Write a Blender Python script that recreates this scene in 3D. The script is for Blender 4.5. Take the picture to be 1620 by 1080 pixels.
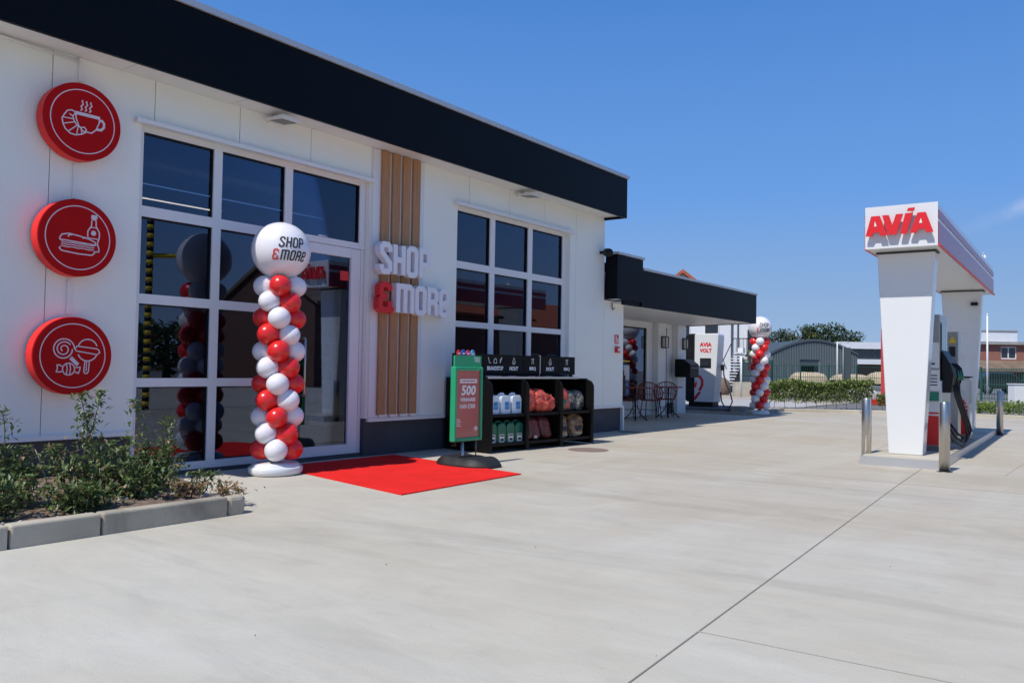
import bpy, bmesh, math, random
from mathutils import Vector, Matrix, noise
R = math.radians; PI = math.pi
random.seed(7)
for o in list(bpy.data.objects): bpy.data.objects.remove(o)
SC = bpy.context.scene; COL = SC.collection

# ------------------------------------------------------------ camera
F_ = Vector((0.8015, 0.5971, 0.0318)); R_ = Vector((0.5970, -0.8021, 0.0167)); U_ = Vector((-0.0354, -0.0056, 0.9994))
R_ = (R_ - F_ * R_.dot(F_)).normalized(); F_.normalize(); U_ = R_.cross(F_).normalized()
cd = bpy.data.cameras.new('camera'); cam = bpy.data.objects.new('camera', cd); COL.objects.link(cam)
CAM = Vector((0, 0, 1.2))
m = Matrix((R_, U_, -F_)).transposed().to_4x4(); m.translation = CAM; cam.matrix_world = m
cd.sensor_width = 36; cd.lens = 36 * 1310 / 1620; cd.clip_end = 2000; cd.clip_start = .05
SC.camera = cam

# ------------------------------------------------------------ sun and sky
LS = Vector((-0.68, 0.03, 1.0)).normalized()              # direction towards the sun
EL = math.asin(LS.z)
w = bpy.data.worlds.new('World'); SC.world = w; w.use_nodes = True
nt = w.node_tree; bg = nt.nodes['Background']
sky = nt.nodes.new('ShaderNodeTexSky'); sky.sky_type = 'NISHITA'; sky.sun_disc = False
sky.sun_elevation = EL; sky.sun_rotation = math.atan2(LS.x, LS.y)
sky.altitude = 50; sky.air_density = 1.0; sky.dust_density = 0.6; sky.ozone_density = 3.0
tcw = nt.nodes.new('ShaderNodeTexCoord'); sxw = nt.nodes.new('ShaderNodeSeparateXYZ'); nt.links.new(tcw.outputs['Generated'], sxw.inputs[0])
mrw = nt.nodes.new('ShaderNodeMapRange'); mrw.interpolation_type = 'SMOOTHSTEP'; mrw.inputs['From Min'].default_value = -.02; mrw.inputs['From Max'].default_value = .62
mrw.inputs['To Min'].default_value = .97; mrw.inputs['To Max'].default_value = .93; nt.links.new(sxw.outputs[2], mrw.inputs['Value'])
grw = nt.nodes.new('ShaderNodeValToRGB'); eg = grw.color_ramp.elements; eg[0].position = 0; eg[0].color = (.30, .42, .62, 1); eg[1].position = .42; eg[1].color = (.062, .205, .56, 1)
e3 = grw.color_ramp.elements.new(.08); e3.color = (.225, .365, .60, 1); e5 = grw.color_ramp.elements.new(.2); e5.color = (.125, .30, .675, 1); e4 = grw.color_ramp.elements.new(1.); e4.color = (.05, .13, .38, 1); nt.links.new(sxw.outputs[2], grw.inputs[0])
scw = nt.nodes.new('ShaderNodeVectorMath'); scw.operation = 'SCALE'; scw.inputs['Scale'].default_value = 1 / .105; nt.links.new(grw.outputs[0], scw.inputs[0]); scw.inputs['Scale'].default_value *= .96
mxw = nt.nodes.new('ShaderNodeMix'); mxw.data_type = 'RGBA'; nt.links.new(mrw.outputs[0], mxw.inputs[0]); nt.links.new(sky.outputs[0], mxw.inputs[6]); nt.links.new(scw.outputs[0], mxw.inputs[7])
wd_ = (F_ + R_ * ((1590 - 810) / 1310) - U_ * ((338 - 540) / 1310)).normalized(); ta_ = (F_ + R_ * ((1640 - 810) / 1310) - U_ * ((318 - 540) / 1310)).normalized(); al_ = (ta_ - wd_).normalized(); cr_ = wd_.cross(al_).normalized()
def dotw(vv):
    q = nt.nodes.new('ShaderNodeVectorMath'); q.operation = 'DOT_PRODUCT'; nt.links.new(tcw.outputs['Generated'], q.inputs[0]); q.inputs[1].default_value = vv; return q.outputs['Value']
def rmp(src, a, b, lo, hi):
    q = nt.nodes.new('ShaderNodeMapRange'); q.interpolation_type = 'SMOOTHSTEP'; nt.links.new(src, q.inputs['Value'])
    for k_, v_ in zip(('From Min', 'From Max', 'To Min', 'To Max'), (a, b, lo, hi)): q.inputs[k_].default_value = v_
    return q.outputs[0]
def mulw(a, b):
    q = nt.nodes.new('ShaderNodeMath'); q.operation = 'MULTIPLY'; nt.links.new(a, q.inputs[0]); nt.links.new(b, q.inputs[1]); return q.outputs[0]
c0_ = wd_.dot(cr_); a0_ = wd_.dot(al_); nzw = nt.nodes.new('ShaderNodeTexNoise'); nzw.inputs['Scale'].default_value = 30; nzw.inputs['Detail'].default_value = 5; nt.links.new(tcw.outputs['Generated'], nzw.inputs['Vector'])
dc_ = dotw(cr_); up_ = rmp(dc_, c0_ - .012, c0_, 0, 1); dn_ = rmp(dc_, c0_, c0_ + .012, 1, 0); sd1 = dotw(al_)
msk = mulw(mulw(mulw(up_, dn_), mulw(rmp(sd1, a0_ - .06, a0_ + .03, 0, .35), rmp(sd1, a0_ + .12, a0_ + .3, 1, 0))), rmp(nzw.outputs['Fac'], .3, .65, .3, 1)); frt = mulw(msk, rmp(dotw(wd_), .5, .8, 0, 1))
mxc = nt.nodes.new('ShaderNodeMix'); mxc.data_type = 'RGBA'; nt.links.new(frt, mxc.inputs[0]); nt.links.new(mxw.outputs[2], mxc.inputs[6]); mxc.inputs[7].default_value = (5.0, 5.6, 7.0, 1)
nt.links.new(mxc.outputs[2], bg.inputs[0]); bg.inputs[1].default_value = 0.105
sd = bpy.data.lights.new('sun', 'SUN'); sd.energy = 3.6; sd.angle = R(.53); sd.color = (1, .96, .885)
so = bpy.data.objects.new('sun', sd); COL.objects.link(so)
so.rotation_euler = LS.to_track_quat('Z', 'Y').to_euler()
SC.view_settings.view_transform = 'Standard'; SC.view_settings.look = 'None'
SC.view_settings.exposure = 0.26; SC.view_settings.gamma = 1
SC.render.resolution_x = 1024; SC.render.resolution_y = 682

# ------------------------------------------------------------ materials
MT = {}
def N(nt, t, **k):
    n = nt.nodes.new(t)
    for a, b in k.items():
        if a in n.inputs: n.inputs[a].default_value = b
        else: setattr(n, a, b)
    return n
def mat(name, c, rough=.6, metal=0., var=0., vs=3., bump=0., bs=40., coat=0., c2=None, spec=.5, sub=0., stretch=None, emit=0.):
    m = bpy.data.materials.new(name); m.use_nodes = True; nt = m.node_tree; p = nt.nodes['Principled BSDF']
    p.inputs['Base Color'].default_value = (*c, 1); p.inputs['Roughness'].default_value = rough
    p.inputs['Metallic'].default_value = metal; p.inputs['Coat Weight'].default_value = coat
    p.inputs['Coat Roughness'].default_value = .06
    p.inputs['Specular IOR Level'].default_value = spec
    if emit: p.inputs['Emission Color'].default_value = (*c, 1); p.inputs['Emission Strength'].default_value = emit
    tc = nt.nodes.new('ShaderNodeTexCoord'); src = tc.outputs['Object']
    if stretch:
        mp = nt.nodes.new('ShaderNodeMapping'); mp.inputs['Scale'].default_value = stretch
        nt.links.new(src, mp.inputs[0]); src = mp.outputs[0]
    if var:
        n = N(nt, 'ShaderNodeTexNoise', Scale=vs, Detail=6., Roughness=.6); nt.links.new(src, n.inputs['Vector'])
        r = nt.nodes.new('ShaderNodeValToRGB'); e = r.color_ramp.elements
        e[0].position = .3; e[1].position = .7
        lo = c2 if c2 else tuple(x * (1 - var) for x in c); hi = c if c2 else tuple(min(1, x * (1 + var * .6)) for x in c)
        e[0].color = (*lo, 1); e[1].color = (*hi, 1)
        nt.links.new(n.outputs['Fac'], r.inputs[0]); nt.links.new(r.outputs[0], p.inputs['Base Color'])
    if bump:
        n = N(nt, 'ShaderNodeTexNoise', Scale=bs, Detail=4.); nt.links.new(src, n.inputs['Vector'])
        b = N(nt, 'ShaderNodeBump', Strength=bump, Distance=.01); nt.links.new(n.outputs['Fac'], b.inputs['Height'])
        nt.links.new(b.outputs[0], p.inputs['Normal'])
    MT[name] = m; return m
def wave_bump(m, scale, dist, strength=.5, axis='X', prof='SIN'):
    nt = m.node_tree; p = nt.nodes['Principled BSDF']; tc = nt.nodes.new('ShaderNodeTexCoord')
    wv = N(nt, 'ShaderNodeTexWave', Scale=scale); wv.bands_direction = axis; wv.wave_profile = prof
    nt.links.new(tc.outputs['Object'], wv.inputs['Vector'])
    b = N(nt, 'ShaderNodeBump', Strength=strength, Distance=dist); nt.links.new(wv.outputs['Fac'], b.inputs['Height'])
    nt.links.new(b.outputs[0], p.inputs['Normal'])

def concrete(name, c, big=.12, stains=.25, dirt=False):
    m = mat(name, c, .85); nt = m.node_tree; p = nt.nodes['Principled BSDF']; L = nt.links.new
    geo = nt.nodes.new('ShaderNodeNewGeometry')
    def noise_(sc, det, rg, vec, dist=0.):
        n = N(nt, 'ShaderNodeTexNoise', Scale=sc, Detail=det, Roughness=rg, Distortion=dist); L(vec, n.inputs['Vector']); return n
    mp = nt.nodes.new('ShaderNodeMapping'); mp.inputs['Scale'].default_value = (1, .38, 1); mp.inputs['Rotation'].default_value = (0, 0, R(30))
    L(geo.outputs['Position'], mp.inputs[0])
    n1 = noise_(.45, 8., .62, mp.outputs[0], .6); n2 = noise_(3.5, 8., .7, mp.outputs[0], .3); n3 = noise_(120., 3., .6, geo.outputs['Position'])
    mp4 = nt.nodes.new('ShaderNodeMapping'); mp4.inputs['Scale'].default_value = (1.6, .25, 1); mp4.inputs['Location'].default_value = (3, 9, 0)
    L(geo.outputs['Position'], mp4.inputs[0]); n4 = noise_(.55, 6., .6, mp4.outputs[0], 1.2)
    def ramp(src, a, b, lo, hi):
        r = N(nt, 'ShaderNodeMapRange'); r.inputs['From Min'].default_value = a; r.inputs['From Max'].default_value = b
        r.inputs['To Min'].default_value = lo; r.inputs['To Max'].default_value = hi; L(src, r.inputs['Value']); return r.outputs[0]
    def mul(a, b):
        q = N(nt, 'ShaderNodeMath', operation='MULTIPLY'); L(a, q.inputs[0]); L(b, q.inputs[1]); return q.outputs[0]
    v = mul(mul(ramp(n1.outputs['Fac'], .3, .7, 1 - big, 1 + big * .5), ramp(n2.outputs['Fac'], .3, .7, .91, 1.07)), ramp(n3.outputs['Fac'], .3, .7, .93, 1.06))
    v = mul(v, ramp(n4.outputs['Fac'], .56, .72, 1., 1 - stains))
    n6 = noise_(1.7, 10., .72, geo.outputs['Position'], .2); v = mul(v, ramp(n6.outputs['Fac'], .57, .64, 1., .945)); n7 = noise_(9., 6., .75, geo.outputs['Position'], .4); v = mul(v, ramp(n7.outputs['Fac'], .60, .72, 1., .93))
    mx = N(nt, 'ShaderNodeMix', data_type='RGBA'); mx.blend_type = 'MIX'
    L(ramp(n1.outputs['Fac'], .35, .65, 0., 1.), mx.inputs[0])
    mx.inputs[6].default_value = (c[0], c[1] * .985, c[2] * .94, 1); mx.inputs[7].default_value = (c[0] * .97, c[1], c[2] * 1.03, 1)
    mm = N(nt, 'ShaderNodeVectorMath', operation='SCALE'); L(mx.outputs[2], mm.inputs[0]); L(v, mm.inputs['Scale'])
    if dirt:     # the driving lane past the pumps is browner and worn
        sp = nt.nodes.new('ShaderNodeSeparateXYZ'); L(geo.outputs['Position'], sp.inputs[0]); fx = ramp(sp.outputs[0], 2.5, 8., .1, 1.)
        m5 = nt.nodes.new('ShaderNodeMapping'); m5.inputs['Scale'].default_value = (.25, 1.3, 1); L(geo.outputs['Position'], m5.inputs[0]); n5 = noise_(.8, 5., .65, m5.outputs[0], .8)
        f2 = mul(fx, ramp(n5.outputs['Fac'], .35, .7, .55, 1.5)); d = N(nt, 'ShaderNodeMix', data_type='RGBA'); d.blend_type = 'MULTIPLY'; L(f2, d.inputs[0]); L(mm.outputs[0], d.inputs[6]); d.inputs[7].default_value = (.88, .83, .785, 1)
        L(d.outputs[2], p.inputs['Base Color'])
    else: L(mm.outputs[0], p.inputs['Base Color'])
    b = N(nt, 'ShaderNodeBump', Strength=.25, Distance=.004); L(n3.outputs['Fac'], b.inputs['Height'])
    b2 = N(nt, 'ShaderNodeBump', Strength=.3, Distance=.02); L(n2.outputs['Fac'], b2.inputs['Height']); L(b.outputs[0], b2.inputs['Normal'])
    L(b2.outputs[0], p.inputs['Normal']); return m

concrete('concrete', (.53, .50, .43), .09, .16, True); concrete('kerbstone', (.52, .465, .375), .35, .4)
concrete('paving', (.40, .34, .28), .15, .2)
mat('asphalt', (.16, .155, .15), .9, var=.2, vs=2., bump=.4, bs=80)
mat('lightpave', (.42, .40, .38), .9, var=.15, vs=2., bump=.3, bs=60)
mat('joint', (.20, .185, .165), .9); mat('joint_faint', (.42, .40, .36), .9)
mat('soil', (.20, .14, .10), .95, var=.45, vs=9., bump=1., bs=25)
mat('soilpale', (.42, .39, .35), .95, var=.35, vs=14., bump=1., bs=25)
mat('grassy', (.10, .14, .05), .95, var=.4, vs=3.)
W = mat('panel_white', (.86, .865, .80), .45, var=.03, vs=1.2); wave_bump(W, 14, .0012, .35)
mat('panel_seam', (.16, .16, .16), .8)
mat('white', (.78, .78, .77), .4, var=.02, vs=2.)
mat('white_gloss', (.72, .73, .735), .22, coat=.4)
mat('frame_white', (.76, .75, .76), .35)
mat('plinth', (.055, .057, .066), .75, var=.15, vs=6.)
mat('fascia_black', (.0035, .004, .006), .45, var=.1, vs=.8, spec=.12)
mat('cap', (.55, .56, .57), .4, metal=.3)
mat('wood', (.47, .245, .11), .55, var=.3, vs=6., stretch=(6, 6, .5), c2=(.34, .17, .075))
mat('black', (.008, .008, .009), .45, spec=.3); mat('rack_black', (.004, .004, .0045), .55, spec=.2); mat('black_matt', (.02, .02, .02), .8); mat('rubber', (.014, .014, .015), .6, bump=.2, bs=60)
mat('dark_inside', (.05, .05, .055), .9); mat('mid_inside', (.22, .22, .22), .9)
mat('red_sign', (.46, .004, .005), .5, var=.05, vs=5., spec=.12); mat('red_rim', (.85, .035, .03), .45, spec=.2)
mat('red', (.66, .022, .02), .35); mat('red_letter', (.70, .018, .022), .35)
mat('letter_white', (.80, .80, .84), .35); mat('icon', (.72, .62, .66), .5)
mat('carpet', (.86, .028, .024), .95, var=.12, vs=2.5, bump=.8, bs=300, spec=.1)
mat('steel', (.50, .485, .46), .32, metal=1., var=.12, vs=30., stretch=(1, 1, .05))
mat('steel_dark', (.22, .21, .20), .4, metal=.8); mat('alu', (.6, .6, .6), .4, metal=.7)
mat('green', (.02, .36, .16), .4); mat('green_can', (.006, .13, .075), .3, spec=.6); mat('green_mid', (.02, .22, .14), .5)
mat('poster', (.48, .12, .10), .25, var=.1, vs=3., coat=.6); mat('print_white', (.8, .78, .76), .6); mat('print_dark', (.03, .03, .035), .6)
mat('redbrown', (.22, .035, .028), .5); mat('plant_stem', (.16, .12, .06), .8); mat('bark', (.12, .09, .06), .9, var=.3)
mat('blue', (.02, .10, .45), .5); mat('lightblue', (.12, .35, .62), .5); mat('yellow', (.75, .52, .02), .5); mat('orange', (.7, .15, .05), .6)
mat('corr', (.15, .185, .20), .5); mat('corr_dark', (.06, .08, .09), .6); mat('roofgrey', (.33, .33, .32), .8, var=.2, vs=1.)
mat('tarp', (.50, .40, .27), .8, var=.15, vs=1.5, bump=.5, bs=3)
mat('brown_roof', (.20, .14, .10), .9, var=.3, vs=1.)
mat('render_white', (.72, .74, .78), .8, var=.04, vs=1.)
mat('fence_green', (.015, .09, .065), .6); mat('pink', (.6, .04, .15), .5)
mat('dark_glass', (.02, .024, .03), .08, spec=.8)
mat('car_white', (.75, .75, .76), .25, coat=.6); mat('car_dark', (.03, .035, .04), .25, coat=.8)
mat('tile_red', (.42, .11, .05), .8, var=.25, vs=5.)
mat('wood_log', (.42, .27, .14), .8, var=.3, vs=20.)

def brick(name, c1, c2, mortar, sc):
    m = mat(name, c1, .85); nt = m.node_tree; p = nt.nodes['Principled BSDF']
    tc = nt.nodes.new('ShaderNodeTexCoord'); sx = nt.nodes.new('ShaderNodeSeparateXYZ'); cb = nt.nodes.new('ShaderNodeCombineXYZ')
    nt.links.new(tc.outputs['Object'], sx.inputs[0]); a = N(nt, 'ShaderNodeMath', operation='ADD')
    nt.links.new(sx.outputs[0], a.inputs[0]); nt.links.new(sx.outputs[1], a.inputs[1])
    nt.links.new(a.outputs[0], cb.inputs[0]); nt.links.new(sx.outputs[2], cb.inputs[1])
    b = N(nt, 'ShaderNodeTexBrick', Scale=sc); b.inputs['Color1'].default_value = (*c1, 1); b.inputs['Color2'].default_value = (*c2, 1)
    b.inputs['Mortar'].default_value = (*mortar, 1); nt.links.new(cb.outputs[0], b.inputs['Vector'])
    nt.links.new(b.outputs['Color'], p.inputs['Base Color'])
brick('brick_red', (.34, .10, .06), (.22, .07, .045), (.32, .27, .23), 3.5)
brick('brick_brown', (.15, .06, .04), (.10, .045, .032), (.16, .12, .10), 3.5)

def leafmat(name, a, b, tr=.25):
    m = bpy.data.materials.new(name); m.use_nodes = True; nt = m.node_tree; p = nt.nodes['Principled BSDF']
    geo = nt.nodes.new('ShaderNodeNewGeometry')
    r = nt.nodes.new('ShaderNodeValToRGB'); e = r.color_ramp.elements; e[0].color = (*a, 1); e[1].color = (*b, 1); e[0].position = 0; e[1].position = 1
    nt.links.new(geo.outputs['Random Per Island'], r.inputs[0]); nt.links.new(r.outputs[0], p.inputs['Base Color'])
    p.inputs['Roughness'].default_value = .45
    t = nt.nodes.new('ShaderNodeBsdfTranslucent'); nt.links.new(r.outputs[0], t.inputs[0])
    mx = nt.nodes.new('ShaderNodeMixShader'); mx.inputs[0].default_value = tr
    out = nt.nodes['Material Output']; nt.links.new(p.outputs[0], mx.inputs[1]); nt.links.new(t.outputs[0], mx.inputs[2]); nt.links.new(mx.outputs[0], out.inputs[0])
    MT[name] = m
leafmat('leaf', (.045, .085, .022), (.19, .25, .09)); leafmat('leaf_dry', (.16, .12, .05), (.36, .22, .12))
leafmat('leaf_hedge', (.08, .14, .028), (.30, .35, .10)); leafmat('leaf_lime', (.10, .17, .02), (.26, .34, .06))
leafmat('leaf_tree', (.04, .075, .028), (.10, .15, .06)); leafmat('leaf_gold', (.10, .11, .02), (.2, .18, .04))

def glassmat(name, tint, ior=1.5, boost=1.6, mesh=False):
    m = bpy.data.materials.new(name); m.use_nodes = True; nt = m.node_tree; nt.nodes.remove(nt.nodes['Principled BSDF'])
    g = N(nt, 'ShaderNodeBsdfGlossy', Roughness=0.0); g.inputs[0].default_value = (.70, .80, 1., 1)
    t = nt.nodes.new('ShaderNodeBsdfTransparent'); t.inputs[0].default_value = (*tint, 1)
    f = N(nt, 'ShaderNodeFresnel', IOR=ior); mu = N(nt, 'ShaderNodeMath', operation='MULTIPLY'); mu.inputs[1].default_value = boost; mu.use_clamp = True
    nt.links.new(f.outputs[0], mu.inputs[0]); mx = nt.nodes.new('ShaderNodeMixShader')
    nt.links.new(mu.outputs[0], mx.inputs[0]); nt.links.new(t.outputs[0], mx.inputs[1]); nt.links.new(g.outputs[0], mx.inputs[2])
    nt.links.new(mx.outputs[0], nt.nodes['Material Output'].inputs[0]); MT[name] = m
glassmat('glass', (.50, .52, .56), 1.5, 2.0); glassmat('clear', (.85, .88, .9), 1.45, 1.)

def balloonmat(name, c):
    m = mat(name, c, .28, spec=.5, coat=.15); p = m.node_tree.nodes['Principled BSDF']
    p.inputs['Subsurface Weight'].default_value = .25; p.inputs['Subsurface Radius'].default_value = (.05, .03, .03) if c[1] < .3 else (.05, .05, .05)
balloonmat('balloon_white', (.80, .78, .82)); balloonmat('balloon_red', (.72, .02, .02))
mat('plastic_clear', (.74, .80, .86), .2, spec=.5)
def emis(name, c, s):
    m = bpy.data.materials.new(name); m.use_nodes = True; p = m.node_tree.nodes['Principled BSDF']
    p.inputs['Emission Color'].default_value = (*c, 1); p.inputs['Emission Strength'].default_value = s; MT[name] = m
emis('tube_light', (1, .85, .65), 2.5)
def corrug(name, axis, sc, d, base='corr'):
    m = MT[base].copy(); m.name = name; wave_bump(m, sc, d, 1., axis); MT[name] = m
# ------------------------------------------------------------ mesh builder
WM = {}
class MB:
    def __init__(s): s.v = []; s.f = []; s.sm = []
    def add(s, vs, fs, smooth=False, M=None):
        b = len(s.v); s.v += [(M @ Vector(v)) if M else Vector(v) for v in vs]
        s.f += [tuple(b + i for i in f) for f in fs]; s.sm += [smooth] * len(fs); return s
    def box(s, x0, x1, y0, y1, z0, z1, M=None):
        v = [(x, y, z) for x in (x0, x1) for y in (y0, y1) for z in (z0, z1)]
        return s.add(v, [(0, 1, 3, 2), (4, 6, 7, 5), (0, 4, 5, 1), (2, 3, 7, 6), (0, 2, 6, 4), (1, 5, 7, 3)], M=M)
    def tube(s, pts, r, n=8, smooth=True, cap=True, M=None):
        pts = [Vector(p) for p in pts]; rs = r if isinstance(r, (list, tuple)) else [r] * len(pts)
        vs = []; fs = []; prev = None
        for i, p in enumerate(pts):
            t = (pts[min(i + 1, len(pts) - 1)] - pts[max(i - 1, 0)]).normalized()
            if prev is None: a = t.orthogonal().normalized()
            else: a = (prev - t * prev.dot(t)).normalized() if (prev - t * prev.dot(t)).length > 1e-6 else t.orthogonal().normalized()
            prev = a; b = t.cross(a)
            for k in range(n):
                q = 2 * PI * k / n; vs.append(p + (a * math.cos(q) + b * math.sin(q)) * rs[i])
        for i in range(len(pts) - 1):
            for k in range(n): fs.append((i * n + k, i * n + (k + 1) % n, (i + 1) * n + (k + 1) % n, (i + 1) * n + k))
        if cap: fs.append(tuple(range(n - 1, -1, -1))); fs.append(tuple((len(pts) - 1) * n + k for k in range(n)))
        return s.add(vs, fs, smooth, M)
    def lathe(s, prof, c=(0, 0, 0), n=24, smooth=True, axis=None, M=None, sx=1, sy=1):
        vs = []; fs = []
        for r, z in prof:
            for k in range(n):
                q = 2 * PI * k / n; vs.append(Vector((r * math.cos(q) * sx, r * math.sin(q) * sy, z)))
        if axis: 
            Q = Vector(axis).to_track_quat('Z', 'Y').to_matrix(); vs = [Q @ v for v in vs]
        vs = [v + Vector(c) for v in vs]
        for i in range(len(prof) - 1):
            for k in range(n): fs.append((i * n + k, i * n + (k + 1) % n, (i + 1) * n + (k + 1) % n, (i + 1) * n + k))
        ring = prof[0] == prof[-1]
        if prof[0][0] > 1e-5 and not ring: fs.append(tuple(range(n - 1, -1, -1)))
        if prof[-1][0] > 1e-5 and not ring: fs.append(tuple((len(prof) - 1) * n + k for k in range(n)))
        return s.add(vs, fs, smooth, M)
    def ball(s, c, r, n=20, sz=1., sx=1., sy=1., M=None, rot=None):
        h = n // 2; vs = []; fs = []
        for i in range(h + 1):
            a = PI * i / h
            for k in range(n):
                q = 2 * PI * k / n; v = Vector((math.sin(a) * math.cos(q) * r * sx, math.sin(a) * math.sin(q) * r * sy, -math.cos(a) * r * sz))
                if rot: v = rot @ v
                vs.append(v + Vector(c))
        for i in range(h):
            for k in range(n): fs.append((i * n + k, i * n + (k + 1) % n, (i + 1) * n + (k + 1) % n, (i + 1) * n + k))
        return s.add(vs, fs, True, M)
    def prism(s, poly, fn, d0, d1, M=None):
        """poly: 2D points; fn(u,v,d)->3D"""
        n = len(poly); vs = [fn(u, v, d0) for u, v in poly] + [fn(u, v, d1) for u, v in poly]
        fs = [tuple(range(n)), tuple(range(2 * n - 1, n - 1, -1))] + [(i, i + n, (i + 1) % n + n, (i + 1) % n) for i in range(n)]
        return s.add(vs, fs, M=M)
    def ribbon(s, pts, wd, fn, d0, d1, closed=False, M=None):
        P = [Vector(p) for p in pts]; n = len(P); Ls = []; Rs = []
        for i in range(n):
            a = P[i - 1] if (i > 0 or closed) else None; b = P[(i + 1) % n] if (i < n - 1 or closed) else None
            t1 = (P[i] - a).normalized() if a is not None else None; t2 = (b - P[i]).normalized() if b is not None else None
            if t1 is None: t1 = t2
            if t2 is None: t2 = t1
            n1 = Vector((-t1.y, t1.x)); n2 = Vector((-t2.y, t2.x)); nn = n1 + n2
            if nn.length < .2: nn = n1
            nn.normalize(); k = min(1.8, 1 / max(.3, nn.dot(n1))) * wd / 2
            Ls.append(P[i] + nn * k); Rs.append(P[i] - nn * k)
        vs = []
        for i in range(n): vs += [fn(Ls[i].x, Ls[i].y, d0), fn(Rs[i].x, Rs[i].y, d0), fn(Ls[i].x, Ls[i].y, d1), fn(Rs[i].x, Rs[i].y, d1)]
        fs = []
        for i in range(n if closed else n - 1):
            a = 4 * i; b = 4 * ((i + 1) % n)
            fs += [(a, b, b + 1, a + 1), (a + 2, a + 3, b + 3, b + 2), (a, a + 2, b + 2, b), (a + 1, b + 1, b + 3, a + 3)]
        if not closed: fs += [(0, 1, 3, 2), (4 * n - 4, 4 * n - 2, 4 * n - 1, 4 * n - 3)]
        return s.add(vs, fs, M=M)
    def build(s, name, m, parent=None, bevel=0., loc=None, fix=False):
        me = bpy.data.meshes.new(name)
        if loc is None: 
            loc = Vector((0, 0, 0))
        loc = Vector(loc)
        if parent is not None: I = WM[parent.name].inverted(); vs = [I @ v for v in s.v]
        else: vs = [v - loc for v in s.v]
        me.from_pydata([tuple(v) for v in vs], [], s.f)
        for p, q in zip(me.polygons, s.sm): p.use_smooth = q
        bm = bmesh.new(); bm.from_mesh(me); bmesh.ops.recalc_face_normals(bm, faces=bm.faces); bm.to_mesh(me); bm.free()
        me.materials.append(MT[m] if isinstance(m, str) else m)
        o = bpy.data.objects.new(name, me); COL.objects.link(o)
        if parent is not None: o.parent = parent; WM[o.name] = WM[parent.name].copy()
        else: o.location = loc; WM[o.name] = Matrix.Translation(loc)
        if bevel:
            b = o.modifiers.new('bevel', 'BEVEL'); b.width = bevel; b.segments = 2; b.limit_method = 'ANGLE'; b.angle_limit = R(40)
        return o
def box(*a, **k): return MB().box(*a, **k)
def tag(o, label, cat, group=None):
    o['label'] = label; o['category'] = cat
    if group: o['group'] = group
    return o
def thing(name, loc, label, cat, group=None, rz=0.):
    o = bpy.data.objects.new(name, None); COL.objects.link(o); o.location = loc; o.rotation_euler = (0, 0, rz); o.empty_display_size = .1
    WM[o.name] = Matrix.Translation(Vector(loc)) @ Matrix.Rotation(rz, 4, 'Z'); return tag(o, label, cat, group)
def struct(o): o['kind'] = 'structure'; return o
def stuff(o): o['kind'] = 'stuff'; return o
def dup(root, loc, label, rz=None, group=None):
    r = root.copy(); COL.objects.link(r); r.location = loc; r['label'] = label
    if rz is not None: r.rotation_euler = (0, 0, rz)
    if group: r['group'] = group
    WM[r.name] = Matrix.Translation(Vector(loc)) @ Matrix.Rotation(r.rotation_euler.z, 4, 'Z')
    for c in root.children:
        d = c.copy(); COL.objects.link(d); d.parent = r; WM[d.name] = WM[r.name]
        for g in c.children: e = g.copy(); COL.objects.link(e); e.parent = d
    return r
def T(x, y, z=0, rz=0): return Matrix.Translation((x, y, z)) @ Matrix.Rotation(rz, 4, 'Z')
def far(px, depth, z=0.):                        # point on the ground plan at a picture column and a depth in metres
    p = CAM + (F_ + R_ * ((px - 810) / 1310)) * depth; return Vector((p.x, p.y, z))
def farz(px, py, depth): return (CAM + (F_ + R_ * ((px - 810) / 1310) - U_ * ((py - 540) / 1310)) * depth).z

def text(mb, s, fn, d0, d1, h=1., w=None, bold=0., x0=0., y0=0., center=False):
    cu = bpy.data.curves.new('t', 'FONT'); cu.body = s; cu.size = 1; cu.offset = bold; cu.resolution_u = 2; cu.fill_mode = 'FRONT'
    ob = bpy.data.objects.new('t', cu); COL.objects.link(ob); dg = bpy.context.evaluated_depsgraph_get()
    me = bpy.data.meshes.new_from_object(ob.evaluated_get(dg)); bpy.data.objects.remove(ob); bpy.data.curves.remove(cu)
    xs = [v.co.x for v in me.vertices]; ys = [v.co.y for v in me.vertices]
    ax, bx, ay, by = min(xs), max(xs), min(ys), max(ys); sy = h / (by - ay); sx = (w / (bx - ax)) if w else sy
    ww = (bx - ax) * sx; xo = x0 - (ww / 2 if center else 0)
    P = [((v.co.x - ax) * sx + xo, (v.co.y - ay) * sy + y0) for v in me.vertices]; n = len(P)
    fs = [tuple(p.vertices) for p in me.polygons]; cnt = {}
    for f in fs:
        for a, b in zip(f, f[1:] + f[:1]): cnt[(a, b)] = 1
    side = [(a, b, b + n, a + n) for (a, b) in cnt if (b, a) not in cnt]
    vs = [fn(u, v, d1) for u, v in P] + [fn(u, v, d0) for u, v in P]
    mb.add(vs, fs + ([tuple(i + n for i in f[::-1]) for f in fs] + side if abs(d1 - d0) > 1e-6 else []))
    bpy.data.meshes.remove(me); return ww

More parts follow.
